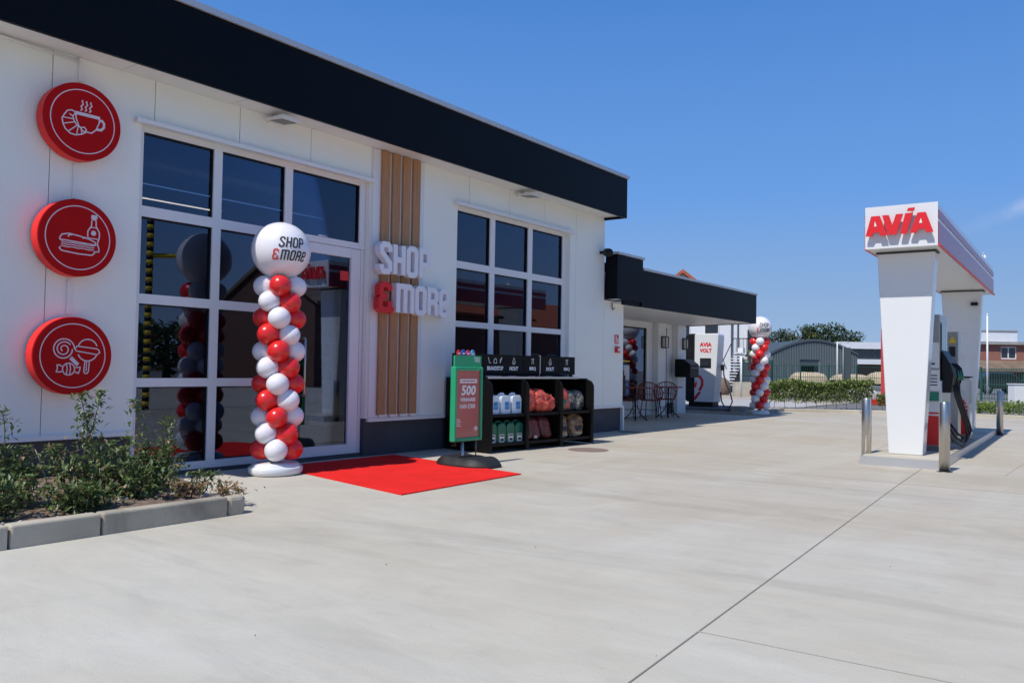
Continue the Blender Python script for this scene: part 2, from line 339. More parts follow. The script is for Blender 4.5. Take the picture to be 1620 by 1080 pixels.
# condensed squarish lettering drawn as strokes (cap height 1)
GL = {
 'S': (.42, [[(.42, .74), (.42, .90), (.32, 1), (.10, 1), (0, .9), (0, .72), (.42, .32), (.42, .1), (.32, 0), (.1, 0), (0, .1), (0, .25)]]),
 'H': (.42, [[(0, -.06), (0, 1.06)], [(.42, -.06), (.42, 1.06)], [(0, .5), (.42, .5)]]),
 'O': (.42, [[(0, .1), (0, .9), (.1, 1), (.32, 1), (.42, .9), (.42, .1), (.32, 0), (.1, 0), 'c']]),
 'P': (.42, [[(0, -.06), (0, 1), (.32, 1), (.42, .9), (.42, .55), (.32, .45), (.25, .45)], [(.26, .45), (.05, .45)]]),
 'M': (.74, [[(0, -.06), (0, 1), (.62, 1), (.74, .9), (.74, -.06)], [(.37, .98), (.37, -.06)]]),
 'R': (.42, [[(0, -.06), (0, 1), (.32, 1), (.42, .9), (.42, .62), (.32, .52)], [(.33, .5), (.05, .5)], [(.28, .5), (.42, .36), (.42, -.06)]]),
 'e': (.42, [[(.42, .24), (.42, .1), (.32, 0), (.1, 0), (0, .1), (0, .9), (.1, 1), (.32, 1), (.42, .9), (.42, .62), (.36, .55)], [(.38, .56), (.04, .44)]]),
 '&': (.62, [[(.44, .76), (.44, .9), (.34, 1), (.12, 1), (.02, .9), (.02, .64), (.14, .53), (.34, .53)],
             [(.14, .5), (-.02, .40), (-.02, .1), (.10, 0), (.32, 0), (.44, .1), (.44, .36)], [(.40, .14), (.62, -.04)]]),
}
def letter(mb, ch, fn, x, y, h, wd, d0, d1, sx=1., shear=0.):
    w_, strokes = GL[ch]
    for i, st in enumerate(strokes):
        cl = st[-1] == 'c'; pts = [p for p in st if p != 'c']
        pts = [(x + (p[0] * sx + shear * p[1]) * h, y + p[1] * h) for p in pts]
        mb.ribbon(pts, wd, fn, d0, d1 + math.copysign(.0012 * i, d1 - d0) * (1 if abs(d1 - d0) > .01 else .1), closed=cl)
    return w_ * sx * h
def circ(cx, cy, r, n=24, a0=0, a1=360, ry=None):
    return [(cx + r * math.cos(R(a0 + (a1 - a0) * i / n)), cy + (ry or r) * math.sin(R(a0 + (a1 - a0) * i / n))) for i in range(n + 1)]

# ============================================================ SETTING
def sheet(name, m, poly, z, thick=0.):
    mb = MB()
    if thick: mb.prism(poly, lambda u, v, d: Vector((u, v, d)), z - thick, z)
    else: mb.add([(x, y, z) for x, y in poly], [tuple(range(len(poly)))])
    return struct(mb.build(name, m))
sheet('ground', 'asphalt', [(-400, -400), (700, -400), (700, 700), (-400, 700)], -.03)
sheet('forecourt_pavement', 'concrete', [(-30, -22), (28.2, -22), (27.45, 2.4), (27.3, 3.3), (25.95, 7.5), (25.35, 8.6), (22.25, 8.45), (22.3, 14), (-30, 14)], 0., .02)
sheet('charging_bay_pavement', 'paving', [(22.4, 9.2), (60, 9.2), (60, 60), (22.4, 60)], -.012)
sheet('light_paving', 'lightpave', [(24., 9.3), (33, 9.3), (36, 17), (24., 17)], -.004)
# saw-cut joints in the slab
def strip(pts, wd, z=.003):
    mb = MB(); mb.ribbon(pts, wd, lambda u, v, d: Vector((u, v, d)), z - .002, z); return mb
jm = strip([(-3, 1.12), (2.87, 1.545), (9.84, 2.02), (11.6, 2.12)], .0075)
struct(jm.build('pavement_joint', 'joint'))
jf = MB()
for a in ([(3.62, 1.60), (3.95, -6)], [(9.9, 2.02), (10.2, -8)], [(9.95, 2.03), (9.85, 4.0)], [(17.8, 2.9), (17.2, 8)], [(11.6, 1.2), (27, .9)], [(19.5, 3.2), (26.6, 4.7)]):
    q = strip(a, .006, .0035); k = len(jf.v); jf.v += q.v; jf.f += [tuple(i + k for i in f) for f in q.f]; jf.sm += q.sm
struct(jf.build('pavement_joint', 'joint_faint'))

def kerb_run(name, pts, h=.12, wd=.14, m='kerbstone', step=1.0):
    mb = MB()
    for (a, b) in zip(pts, pts[1:]):
        a = Vector((*a, 0)); b = Vector((*b, 0)); d = b - a; n = max(1, round(d.length / step)); rz = math.atan2(d.y, d.x)
        for i in range(n):
            L = d.length / n; p = a + d * (i / n)
            mb.box(.004, L - .004, 0, wd, -.03, h, M=T(p.x, p.y, 0, rz))
    return struct(mb.build(name, m, bevel=.012))
kerb_run('kerb', [(25.4, 8.62), (25.98, 7.55), (27.35, 3.3), (27.5, 2.4), (28.3, -14)][::-1], .10)
kerb_run('kerb', [(22.35, 13.4), (22.3, 8.55)], .06)
kerb_run('kerb', [(25.35, 8.75), (22.45, 8.6)], .11, .3)
sheet('planting_strip', 'soilpale', [(25.5, 8.7), (26.1, 7.5), (27.5, 3.3), (27.65, 2.4), (28.45, -14), (30.6, -14), (29.9, 3), (29.3, 5.3), (27.6, 10)], .05, .06)
# planting bed in the foreground
kb = MB()
for a, b in ((-2.6, -1.62), (-1.61, -.63), (-.62, .36), (.37, 1.35), (1.36, 2.34), (2.35, 2.93), (2.94, 3.93)):
    kb.box(a, b - .004, 5.68, 5.80, -.02, .15)
struct(kb.build('kerb', 'kerbstone', bevel=.014))
ke = MB(); ke.prism([(3.935, 5.68), (4.07, 5.68), (4.12, 5.73), (4.10, 5.82), (3.935, 5.80)], lambda u, v, d: Vector((u, v, d)), -.02, .145)
struct(ke.build('kerb', 'kerbstone', bevel=.03))
sb = MB(); nx, ny = 90, 36
def bedz(x, y):
    ex = 4.05 + .9 * ((y - 5.8) / 2.2); e = min(1, max(0, (ex - x) / .55))
    return -.015 + (.135 + .04 * noise.noise(Vector((x * 2, y * 2, 0))) + .03 * noise.noise(Vector((x * 9, y * 9, 3))) + .012 * noise.noise(Vector((x * 28, y * 28, 3)))) * (e ** .6)
vs = [(-2.6 + 7.6 * i / nx, 5.79 + 2.26 * j / ny) for i in range(nx + 1) for j in range(ny + 1)]
sb.add([(x, y, bedz(x, y)) for x, y in vs], [(i * (ny + 1) + j, (i + 1) * (ny + 1) + j, (i + 1) * (ny + 1) + j + 1, i * (ny + 1) + j + 1) for i in range(nx) for j in range(ny)], True)
struct(sb.build('planting_bed_soil', 'soil'))

# ============================================================ SHOP BUILDING
YW = 8.07; XE = 13.78
shop = thing('shop_building', (8, 11, 0), 'white clad single storey petrol station shop with tall gridded windows and a black roof band', 'building')
seams = [2.62, 3.56, 4.58, 5.60, 6.62, 7.64, 8.66, 9.68, 10.70, 11.72, 12.74, 13.77, 14.54]
OP = [(4.44, 7.62, -1, 3.63), (9.41, 12.54, .9, 3.63)]
def wall_cells(x0, x1, z0, z1):
    xs = sorted({x0, x1} | {x for o in OP for x in o[:2] if x0 < x < x1})
    for a, b in zip(xs, xs[1:]):
        cuts = [(z0, z1)]
        for o in OP:
            if o[0] < (a + b) / 2 < o[1]:
                cuts = [c for lo, hi in cuts for c in ((lo, min(hi, o[2])), (max(lo, o[3]), hi)) if c[1] - c[0] > .01]
        for c in cuts: yield a, b, *c
pm = MB(); bk = MB()
for a, b in zip(seams, seams[1:]):
    top = 4.105 if b <= 13.8 else 2.53
    for x0, x1, z0, z1 in wall_cells(a, b, .5, top):
        g0 = .004 if x0 == a else 0; g1 = .004 if x1 == b else 0
        pm.box(x0 + g0, x1 - g1, YW, YW + .1, z0, z1)
pm.box(2.62, 2.72, 8.18, 14, .5, 4.1)
pm.box(13.70, 13.77, 8.18, 14, 2.5, 4.1)
pm.box(14.46, 14.54, 8.18, 10.1, .5, 2.53)
pm.build('wall', 'panel_white', shop)
for x0, x1, z0, z1 in wall_cells(2.63, 13.72, .5, 4.1): bk.box(x0, x1, YW + .085, YW + .095, z0, z1)
bk.build('wall_backing', 'panel_seam', shop)
pl = MB(); pl.box(2.64, 4.44, YW + .03, YW + .17, -.03, .495); pl.box(7.62, 14.50, YW + .03, YW + .17, -.03, .495); pl.box(4.44, 7.62, YW + .06, YW + .16, -.03, .045)
pl.box(14.42, 14.50, YW + .17, 10.1, -.03, .495)
pl.build('plinth', 'plinth', shop)
tr = MB(); tr.box(2.60, 4.44, YW - .025, YW + .03, .455, .50); tr.box(7.66, 14.55, YW - .025, YW + .03, .455, .50); tr.box(14.50, 14.56, YW - .03, YW + .2, -.03, .455)
tr.build('base_trim', 'white', shop)
sf = MB()
for a, b in ((2.62, 4.21), (4.21, 5.48), (5.48, 6.65), (6.65, 7.9), (7.9, 9.15), (9.15, 10.4), (10.4, 11.65), (11.65, 12.9), (12.9, 13.76)):
    sf.box(a + .004, b - .004, 7.62, YW + .02, 4.107, 4.13)
sf.build('soffit', 'white', shop)
fa = MB(); fa.box(2.60, XE, 7.60, 7.64, 4.06, 4.80); fa.box(2.60, 2.64, 7.64, 14, 4.06, 4.80); fa.box(XE - .04, XE, 7.64, 14, 4.06, 4.80); fa.box(13.77 - .02, XE - .045, 7.64, 14, 4.06, 4.10)
fa.build('fascia', 'fascia_black', shop)
cp = MB(); cp.box(2.57, XE + .03, 7.57, 7.72, 4.80, 4.865); cp.box(2.57, 2.72, 7.72, 14, 4.80, 4.865); cp.box(XE - .12, XE + .03, 7.72, 14, 4.80, 4.865)
cp.build('roof_edge', 'cap', shop)
rf = box(2.66, XE - .06, 7.66, 14, 4.5, 4.7); rf.build('roof', 'roofgrey', shop)
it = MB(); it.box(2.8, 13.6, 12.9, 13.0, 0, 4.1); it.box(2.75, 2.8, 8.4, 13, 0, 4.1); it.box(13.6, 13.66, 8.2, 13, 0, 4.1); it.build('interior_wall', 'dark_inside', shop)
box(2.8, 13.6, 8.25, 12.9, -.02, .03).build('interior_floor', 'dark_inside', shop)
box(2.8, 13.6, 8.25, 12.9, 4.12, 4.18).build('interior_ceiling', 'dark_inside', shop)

def window(xs, zs, x0, x1, z0, z1, fr, skip=(), name='window'):
    """xs: glass columns, zs: glass rows (lists of (lo,hi))"""
    mb = MB(); y0, y1 = fr; e = [x0] + [v for c in xs for v in c] + [x1]
    bars = [(e[i], e[i + 1]) for i in range(0, len(e), 2)]
    for a, b in bars: mb.box(a, b, y0, y1, z0, z1)
    zz = [z0] + [v for c in sorted(zs) for v in c] + [z1]
    for (a, b) in xs:
        for i in range(0, len(zz), 2): 
            if (a, i) in skip: continue
            mb.box(a, b, y0 + .003, y1, zz[i], zz[i + 1])
    o = mb.build(name, 'frame_white', shop)
    for a, b in xs:
        for c, d in zs:
            box(a, b, y0 + .045, y0 + .05, c, d).build('pane', 'glass', o)
            g = MB()
            g.box(a, a + .012, y0 + .02, y0 + .044, c, d); g.box(b - .012, b, y0 + .02, y0 + .044, c, d); g.box(a + .012, b - .012, y0 + .02, y0 + .044, d - .014, d)
            g.build('gasket', 'black', o)
    return o
rows = [(.125, .94), (1.03, 1.80), (1.90, 2.70), (2.81, 3.575)]
w1 = window([(4.515, 5.34), (5.445, 6.31)], rows, 4.44, 6.42, .045, 3.63, (8.15, 8.21))
w1b = window([(6.42, 7.52)], [(2.81, 3.575)], 6.415, 7.615, 2.73, 3.63, (8.147, 8.21))
w2 = window([(9.475, 10.315), (10.44, 11.355), (11.48, 12.42)], [(1.03, 1.81), (1.90, 2.70), (2.81, 3.575)], 9.41, 12.54, .9, 3.63, (8.15, 8.21))
for a, b in ((4.36, 7.655), (9.32, 12.58)):
    l = MB(); l.box(a, b, YW - .075, YW - .002, 3.62, 3.665); l.build('window_hood', 'white', shop)
# door
dm = MB(); dm.box(6.425, 6.52, 8.155, 8.22, .05, 2.725); dm.box(7.40, 7.56, 8.155, 8.22, .05, 2.725); dm.box(6.52, 7.40, 8.158, 8.22, .05, .175); dm.box(6.52, 7.40, 8.158, 8.22, 2.60, 2.725)
dm.box(7.565, 7.615, 8.15, 8.22, .05, 2.727)
door = dm.build('door', 'frame_white', shop, bevel=.004)
box(6.52, 7.40, 8.19, 8.195, .175, 2.60).build('pane', 'glass', door)
hd = MB(); hd.tube([(6.60, 8.155, .82), (6.60, 8.07, .82), (6.60, 8.06, .84), (6.60, 8.06, 1.50), (6.60, 8.07, 1.52), (6.60, 8.155, 1.52)], .013, 10); hd.build('handle', 'steel', door)
st = MB(); st.box(7.24, 7.38, 8.184, 8.188, 2.30, 2.42); st.build('sticker', 'red', door)
# interior things glimpsed through the glass
dt = MB(); dt.tube([(2.9, 9.3, 3.55), (13.5, 9.3, 3.55)], .17, 16)
for i in range(40): dt.lathe([(.173, -.008), (.178, 0), (.173, .008)], (3 + i * .27, 9.3, 3.55), 16, axis=(1, 0, 0))
tag(dt.build('ventilation_duct', 'alu', None, loc=(8, 9.3, 3.55)), 'round metal ventilation duct under the shop ceiling behind the top panes', 'duct')
for i, (x, y, z, L, lb) in enumerate(((6.2, 10.6, 3.4, .9, 'middle'), (4.6, 11.6, 3.3, .5, 'leftmost'), (9.6, 10.5, 3.3, .8, 'right'), (11.4, 11.2, 3.3, .8, 'farthest right'))):
    t = thing('ceiling_light', (x, y, z), 'thin warm strip lamp hanging inside the shop, %s of the row' % lb, 'lamp', 'strip lamps inside the shop')
    box(x - L, x + L, y - .02, y + .02, z, z + .03).build('housing', 'white', t); box(x - L + .02, x + L - .02, y - .012, y + .012, z - .012, z - .001).build('tube', 'tube_light', t)
def shelf_unit(x, y, L, label):
    t = thing('shop_shelf', (x, y, 0), label, 'shelf', 'shelves inside the shop')
    f = MB(); f.box(x, x + L, y, y + .04, .03, 1.7)
    for z in (.1, .5, .9, 1.3): f.box(x, x + L, y - .4, y - .001, z, z + .03)
    f.build('frame', 'mid_inside', t)
    for z in (.13, .53, .93, 1.33):
        xx = x + .05
        while xx < x + L - .15:
            ww = random.uniform(.06, .14); box(xx, xx + ww, y - .35, y - .1, z, z + random.uniform(.15, .3)).build('goods', random.choice(['red', 'orange', 'white', 'green_mid', 'blue', 'black', 'yellow']), t); xx += ww + .02
shelf_unit(4.6, 11.3, 1.9, 'stocked shop shelf seen faintly through the left window'); shelf_unit(9.6, 11.6, 2.4, 'stocked shop shelf seen faintly through the right window')

# ---- canopy and recessed terrace
CZ0, CZ1 = 2.46, 3.20
can = MB(); can.box(13.80, 14.83, 7.80, 7.84, 2.55, 3.40); can.box(13.80, 13.84, 7.84, 8.065, 2.55, 3.40); can.box(14.79, 14.83, 7.84, 12, 3.2, 3.40)
can.box(14.835, 21.2, 7.82, 7.86, CZ0, CZ1); can.box(14.1, 14.829, 7.845, 7.88, CZ0, 2.55)
can.prism([(21.2, 7.86), (21.2, 7.82), (22.65, 12.3), (22.60, 12.3)], lambda u, v, d: Vector((u, v, d)), CZ0, CZ1)  # slanted end extended back behind the terrace wall to shade the charger
can.build('canopy_fascia', 'fascia_black', shop)
cc = MB(); cc.box(13.79, 14.86, 7.775, 7.90, 3.402, 3.45); cc.box(14.862, 21.22, 7.795, 7.92, 3.202, 3.25)
cc.prism([(21.22, 7.92), (21.22, 7.795), (22.68, 12.3), (22.56, 12.3)], lambda u, v, d: Vector((u, v, d)), 3.202, 3.25); cc.build('canopy_edge', 'cap', shop)
cs = MB()
cs.prism([(14.13, 8.2), (14.13, 7.885), (14.83, 7.885), (14.84, 7.865), (21.16, 7.865), (22.58, 12.28), (14.13, 12.28)], lambda u, v, d: Vector((u, v, d)), 2.478, 2.52)
cs.box(13.85, 14.125, 7.845, 8.065, 2.555, 2.58)
cso = cs.build('canopy_ceiling', 'white', shop)
box(14.6, 21.1, 8.2, 12.2, 3.1, 3.18).build('canopy_roof', 'roofgrey', shop)
Y2 = 10.30
tw = MB()
tw.box(14.6, 17.9, Y2, Y2 + .1, 0, 2.478); tw.box(17.9, 19.85, Y2, Y2 + .1, 0, .42); tw.box(17.9, 19.85, Y2, Y2 + .1, 2.32, 2.478); tw.box(19.85, 20.72, Y2, Y2 + .1, 0, 2.478)
tw.box(20.72, 21.05, Y2, Y2 + .1, 2.38, 2.478); tw.box(21.05, 22.04, Y2, Y2 + .1, 0, 2.478); tw.box(21.94, 22.04, Y2 + .1, 13, 0, 2.478)
tw.build('terrace_wall', 'white', shop)
box(21.06, 21.39, Y2 - .02, Y2 - .002, 0, .3).build('terrace_plinth', 'plinth', shop)
def pane_frame(x0, x1, z0, z1, y):
    f = MB(); f.box(x0, x0 + .04, y, y + .05, z0, z1); f.box(x1 - .04, x1, y, y + .05, z0, z1); f.box(x0 + .04, x1 - .04, y, y + .05, z1 - .04, z1); f.box(x0 + .04, x1 - .04, y, y + .05, z0, z0 + .04)
    o = f.build('window', 'black', shop); box(x0 + .04, x1 - .04, y + .02, y + .025, z0 + .04, z1 - .04).build('pane', 'glass', o); return o
pane_frame(17.9, 19.85, .42, 2.32, Y2 + .03); pane_frame(20.72, 21.05, .02, 2.38, Y2 + .03)
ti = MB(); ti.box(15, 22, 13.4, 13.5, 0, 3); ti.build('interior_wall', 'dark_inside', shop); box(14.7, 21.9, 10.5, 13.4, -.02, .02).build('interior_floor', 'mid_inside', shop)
for x0, x1 in ((20.18, 20.64), (21.39, 21.92)): box(x0, x1, 10.13, Y2 - .002, 0, 2.476).build('pillar', 'white', shop, bevel=.006)
ps = thing('window_poster', (18.6, 10.29, .9), 'pale blue poster of people hung in the terrace window', 'poster')
pp = MB(); pp.box(17.95, 18.98, Y2 + .044, Y2 + .047, .55, 1.33); pp.build('sheet', 'lightblue', ps)
pq = MB()
for x, h in ((18.2, .3), (18.42, .42), (18.68, .5)): pq.ball((x, Y2 + .043, .62 + h), .06, 10, sy=.05); pq.box(x - .09, x + .09, Y2 + .04, Y2 + .043, .56, .56 + h)
pq.build('figures', 'bark', ps)
pw = MB(); pw.box(18.7, 18.97, Y2 + .0405, Y2 + .0432, .95, 1.31); pw.build('cloud_print', 'print_white', ps)
box(18.55, 18.98, Y2 + .03, Y2 + .04, 1.40, 1.44).build('yellow_strip', 'yellow', ps)
# wall lamps on the pillars
def wall_lamp(x, lb):
    t = thing('wall_lamp', (x, 10.12, 1.95), lb, 'lamp', 'dark frame lamps on the terrace pillars')
    f = MB(); f.box(x - .085, x + .085, 10.115, 10.128, 1.80, 2.12)
    for dx in (-.085, .065): f.box(x + dx, x + dx + .02, 9.98, 10.115, 1.80, 1.82); f.box(x + dx, x + dx + .02, 9.98, 10.0, 1.82, 2.10); f.box(x + dx, x + dx + .02, 9.98, 10.115, 2.10, 2.12)
    f.box(x - .065, x + .065, 9.98, 10.0, 2.10, 2.12); f.box(x - .065, x + .065, 9.98, 10.0, 1.80, 1.82); f.build('frame', 'black', t)
    box(x - .045, x + .045, 10.01, 10.10, 1.83, 2.09).build('shade', 'print_white', t)
wall_lamp(20.42, 'dark box wall lamp on the first terrace pillar, nearer the shop'); wall_lamp(21.74, 'dark box wall lamp on the outer terrace pillar beside the charger')
# letter box
t = thing('letter_box', (21.3, 10.0, 1.3), 'black wall mounted letter box on the outer terrace pillar', 'letter box')
b = MB(); b.prism([(0, 0), (.46, 0), (.46, .36), (.26, .5), (0, .5)], lambda u, v, d: Vector((d, 10.12 - u, 1.02 + v)), 21.18, 21.75); b.build('body', 'black', t, bevel=.008)
box(21.25, 21.68, 9.655, 9.659, 1.27, 1.29).build('slot', 'steel_dark', t)
# small things on the wall
t = thing('alarm_button', (14.27, YW, 1.59), 'small red fire alarm button box on the white wall', 'alarm')
box(14.20, 14.34, YW - .05, YW - .002, 1.53, 1.65).build('body', 'red', t, bevel=.006); box(14.25, 14.32, YW - .054, YW - .051, 1.56, 1.62).build('button', 'print_white', t)
t = thing('fire_hose_sign', (14.27, YW, 1.8), 'small red and white fire safety pictogram sign above the alarm button', 'sign')
box(14.19, 14.34, YW - .01, YW - .002, 1.71, 1.88).build('plate', 'red', t)
b = MB(); b.box(14.215, 14.25, YW - .013, YW - .0105, 1.73, 1.86); b.box(14.285, 14.315, YW - .013, YW - .0105, 1.73, 1.82); b.build('pictogram', 'print_white', t)
t = thing('security_camera', (13.62, 7.98, 3.42), 'black bullet camera on the upper corner of the white wall', 'camera')
b = MB(); b.lathe([(.075, 0), (.08, .03), (.08, .13), (.06, .17)], (13.56, 7.84, 3.40), 18, axis=(.5, .8, .15)); b.build('body', 'black', t); MB().tube([(13.6, 7.95, 3.42), (13.6, 8.068, 3.42)], .03).build('bracket', 'black', t)
for x, lb in ((6.02, 'white floodlight under the soffit above the entrance window'), (10.95, 'white floodlight under the soffit above the right window')):
    t = thing('floodlight', (x, 7.95, 4.08), lb, 'floodlight', 'floodlights under the soffit')
    b = MB(); b.prism([(-.16, .0), (.14, .03), (.14, .055), (-.16, .055)], lambda u, v, d: Vector((x + d, 7.86 + u, 3.99 + v)), -.12, .12); b.build('head', 'white', t, bevel=.006)
    box(x - .05, x + .05, 8.0, YW - .002, 4.02, 4.10).build('bracket', 'white', t)
    b = MB(); b.prism([(-.14, -.003), (.1, .02), (.1, .024), (-.14, .0)], lambda u, v, d: Vector((x + d, 7.86 + u, 3.99 + v)), -.10, .10); b.build('lens', 'steel_dark', t)
t = tag(MB().tube([(14.03, 8.04, 2.5), (14.03, 8.04, 2.42), (14.06, 8.04, 2.36), (14.1, 8.02, 2.40)], .01).build('cable_loop', 'print_dark', loc=(14.03, 8.04, 2.5)), 'short loose cable end hanging under the canopy corner', 'cable')
# conduits linking the round signs
for i, (z0, z1, x0, x1, lb) in enumerate(((3.87, 4.10, 3.79, 3.79, 'white cable conduit above the coffee sign'), (2.74, 3.07, 3.77, 3.77, 'white cable conduit between the coffee and sandwich signs'), (1.64, 1.96, 3.75, 3.75, 'white cable conduit between the sandwich and sweets signs'))):
    c = box(x0, x0 + .035, YW - .028, YW - .002, z0, z1); 
    if i == 0: c.tube([(3.80, YW - .02, 4.06), (2.7, YW - .02, 4.09)], .012)
    tag(c.build('cable_conduit', 'white', loc=(x0, YW, z0)), lb, 'conduit', 'conduits joining the round signs')

# ---- wooden slats
t = thing('slat_panel', (8.2, YW, .5), 'four upright wooden slats on a white backing between the door and the right window', 'slat cladding')
box(7.66, 8.66, YW - .012, YW - .002, .51, 4.10).build('backing', 'frame_white', t)
for x in (7.80, 8.0, 8.20, 8.40): box(x, x + .145, YW - .05, YW - .014, .545, 4.095).build('slat', 'wood', t, bevel=.004)
for x in (7.88, 8.08, 8.28, 8.48): box(x - .05, x + .05, YW - .045, YW - .016, .51, .544).build('bracket', 'white', t)

# ---- big lettering on the slats
def wallfn(y0): return lambda u, v, d: Vector((u, y0 - d, v))
sg = thing('shop_sign', (8.4, YW, 1.9), 'raised white SHOP and MORE letters with a red ampersand over the wooden slats', 'sign')
def word(s, x, z, h, wd, y0, dep, gap, mats, sx):
    for ch in s:
        mb = MB(); adv = letter(mb, ch, wallfn(y0), x + wd / 2, z + wd / 2, h - wd, wd, 0, dep, sx); mb.build('letter', mats[ch == '&'], sg, bevel=.004); x += adv + wd + gap
    return x
word('SHOP', 7.645, 2.41, .435, .078, 7.98, .10, .022, ('letter_white', 'red_letter'), 1.02)
word('&MORe', 7.645, 1.90, .415, .078, 7.98, .10, .016, ('letter_white', 'red_letter'), 1.09)

# ---- round signs
def disc(cx, cz, label, draw, grp='round red icon signs on the wall'):
    t = thing('round_sign', (cx, YW, cz), label, 'sign', grp); r = .362; y0 = YW - .03
    b = MB(); b.lathe([(r - .02, 0), (r, .004), (r, .125)], (cx, y0, cz), 72, False, (0, -1, 0)); o = b.build('rim', 'red_rim', t)
    b = MB(); b.lathe([(r, 0), (r, .012), (r - .006, .016), (0, .016)], (cx, y0 - .1255, cz), 72, False, (0, -1, 0)); b.build('face', 'red_sign', t)
    b = MB(); b.lathe([(r * .6, 0), (r * .6, .028)], (cx, YW - .001, cz), 24, False, (0, -1, 0)); b.build('spacer', 'white', t)
    yf = y0 - .1255 - .0162; fn = lambda u, v, d: Vector((cx + u, yf - d, cz + v))
    b = MB(); b.ribbon(circ(0, 0, .297, 64)[:-1], .009, fn, 0, .0012, True); b.build('ring', 'icon', t)
    b = MB(); draw(lambda pts, wd=.011, cl=False, d=.0012: b.ribbon(pts, wd, fn, 0, d, cl), lambda poly, d=.0016: b.prism(poly, fn, 0, d)); b.build('icon', 'icon', t)
def coffee(L, Pn):
    for i, x in enumerate((-.018, .022, .062)): L([(x - .012, .10), (x + .004, .115), (x - .008, .14), (x + .012, .165), (x, .19), (x + .008, .20)], .011, False, .0012 + i * .0002)
    Pn([(-.075, .085), (.155, .085), (.155, .055), (-.075, .055)])
    L([(-.07, .06), (-.068, .02), (-.04, -.05), (.0, -.09), (.08, -.09), (.12, -.05), (.148, .02), (.15, .055)], .011)
    L([(.15, .045), (.175, .05), (.195, .03), (.195, -.01), (.17, -.04), (.125, -.045)], .022, False, .0015)
    L([(-.08, .075), (-.11, .085), (-.15, .07), (-.175, .03), (-.195, -.01), (-.185, -.06), (-.165, -.1), (-.12, -.135), (-.07, -.14), (-.02, -.125), (.02, -.1), (.03, -.07), (.01, -.05), (-.02, -.06), (-.055, -.05), (-.085, -.01), (-.1, .03), (-.08, .055)], .011, True, .0018)
    for i, (a, c) in enumerate((((-.13, .045), (-.10, .03)), ((-.19, .0), (-.095, .005)), ((-.185, -.06), (-.08, -.02)), ((-.14, -.125), (-.06, -.05)), ((-.06, -.14), (-.045, -.052)), ((-.01, -.122), (-.02, -.06)))): L([a, c], .009, False, .0009)
def sandwich(L, Pn):
    L([(-.17, -.02), (-.15, .015), (-.09, .03), (.0, .02), (.1, -.0), (.16, -.025), (.165, -.05), (-.12, -.035), (-.165, -.035)], .011, True)
    for i, x in enumerate((-.08, .055)): L([(x - .015, 0), (x, .022 - i * .012), (x + .02, .02 - i * .012)], .012, False, .0015)
    for i, z in enumerate((-.058, -.078, -.098)): L([(-.155, z + .008), (-.1, z), (-.05, z + .006), (0, z - .002), (.05, z + .003), (.1, z - .006), (.15, z)], .008)
    L([(-.16, -.1), (-.17, -.115), (-.15, -.135), (.0, -.15), (.13, -.15), (.155, -.125), (.15, -.11)], .011)
    Pn([(.115, .235), (.17, .235), (.172, .20), (.16, .20), (.16, .185), (.12, .185), (.12, .20), (.112, .20)])
    L([(.12, .185), (.118, .13), (.085, .075), (.085, .03), (.092, .005)], .011); L([(.16, .185), (.162, .13), (.195, .075), (.195, .02), (.178, -.03), (.195, -.08), (.195, -.11), (.16, -.112)], .011)
    L([(.108, .115), (.172, .115)], .009, False, .0009); L([(.092, .01), (.188, .01)], .009, False, .0009); Pn(circ(.14, .062, .024, 20)[:-1])
def sweets(L, Pn):
    L([(-.09 + .1 * math.cos(a) * (1 - a / 30), .06 + .1 * math.sin(a) * (1 - a / 30)) for a in [i * .3 for i in range(0, 22)]], .011)
    L([(-.09 + .075 * math.cos(a) * (1 - a / 14), .06 + .075 * math.sin(a) * (1 - a / 14)) for a in [.6 + i * .3 for i in range(0, 34)]], .010, False, .0016)
    L([(-.025, -.02), (.045, -.085)], .034, False, .0014)
    L(circ(.13, .065, .092, 20, 20, 160), .011); L(circ(.13, .045, .092, 20, 200, 340), .011, False, .0014)
    L([(.03, .09), (.012, .065), (.025, .045), (.22, .015), (.245, .035), (.235, .06), (.215, .07)], .010, True, .0018)
    L([(.108, -.045), (.1, -.15), (.112, -.165), (.13, -.165), (.142, -.15), (.15, -.045)], .010); L([(.125, -.05), (.121, -.145)], .008, False, .0009)
    L(circ(-.04, -.125, .055, 24)[:-1], .010, True); L([(-.06, -.078), (-.052, -.125), (-.06, -.172)], .009, False, .0009); L([(-.03, -.075), (-.022, -.125), (-.03, -.172)], .009, False, .0009)
    L([(-.09, -.105), (-.125, -.085), (-.145, -.09), (-.14, -.12), (-.15, -.15), (-.12, -.152), (-.092, -.145)], .010); L([(.012, -.105), (.045, -.11), (.065, -.105), (.062, -.135), (.05, -.165), (.03, -.155), (.01, -.15)], .010)
disc(3.775, 3.45, 'round red wall sign with a coffee cup and croissant', coffee)
disc(3.765, 2.35, 'round red wall sign with a sandwich and bottle', sandwich)
disc(3.755, 1.245, 'round red wall sign with lollipops and a wrapped sweet', sweets)

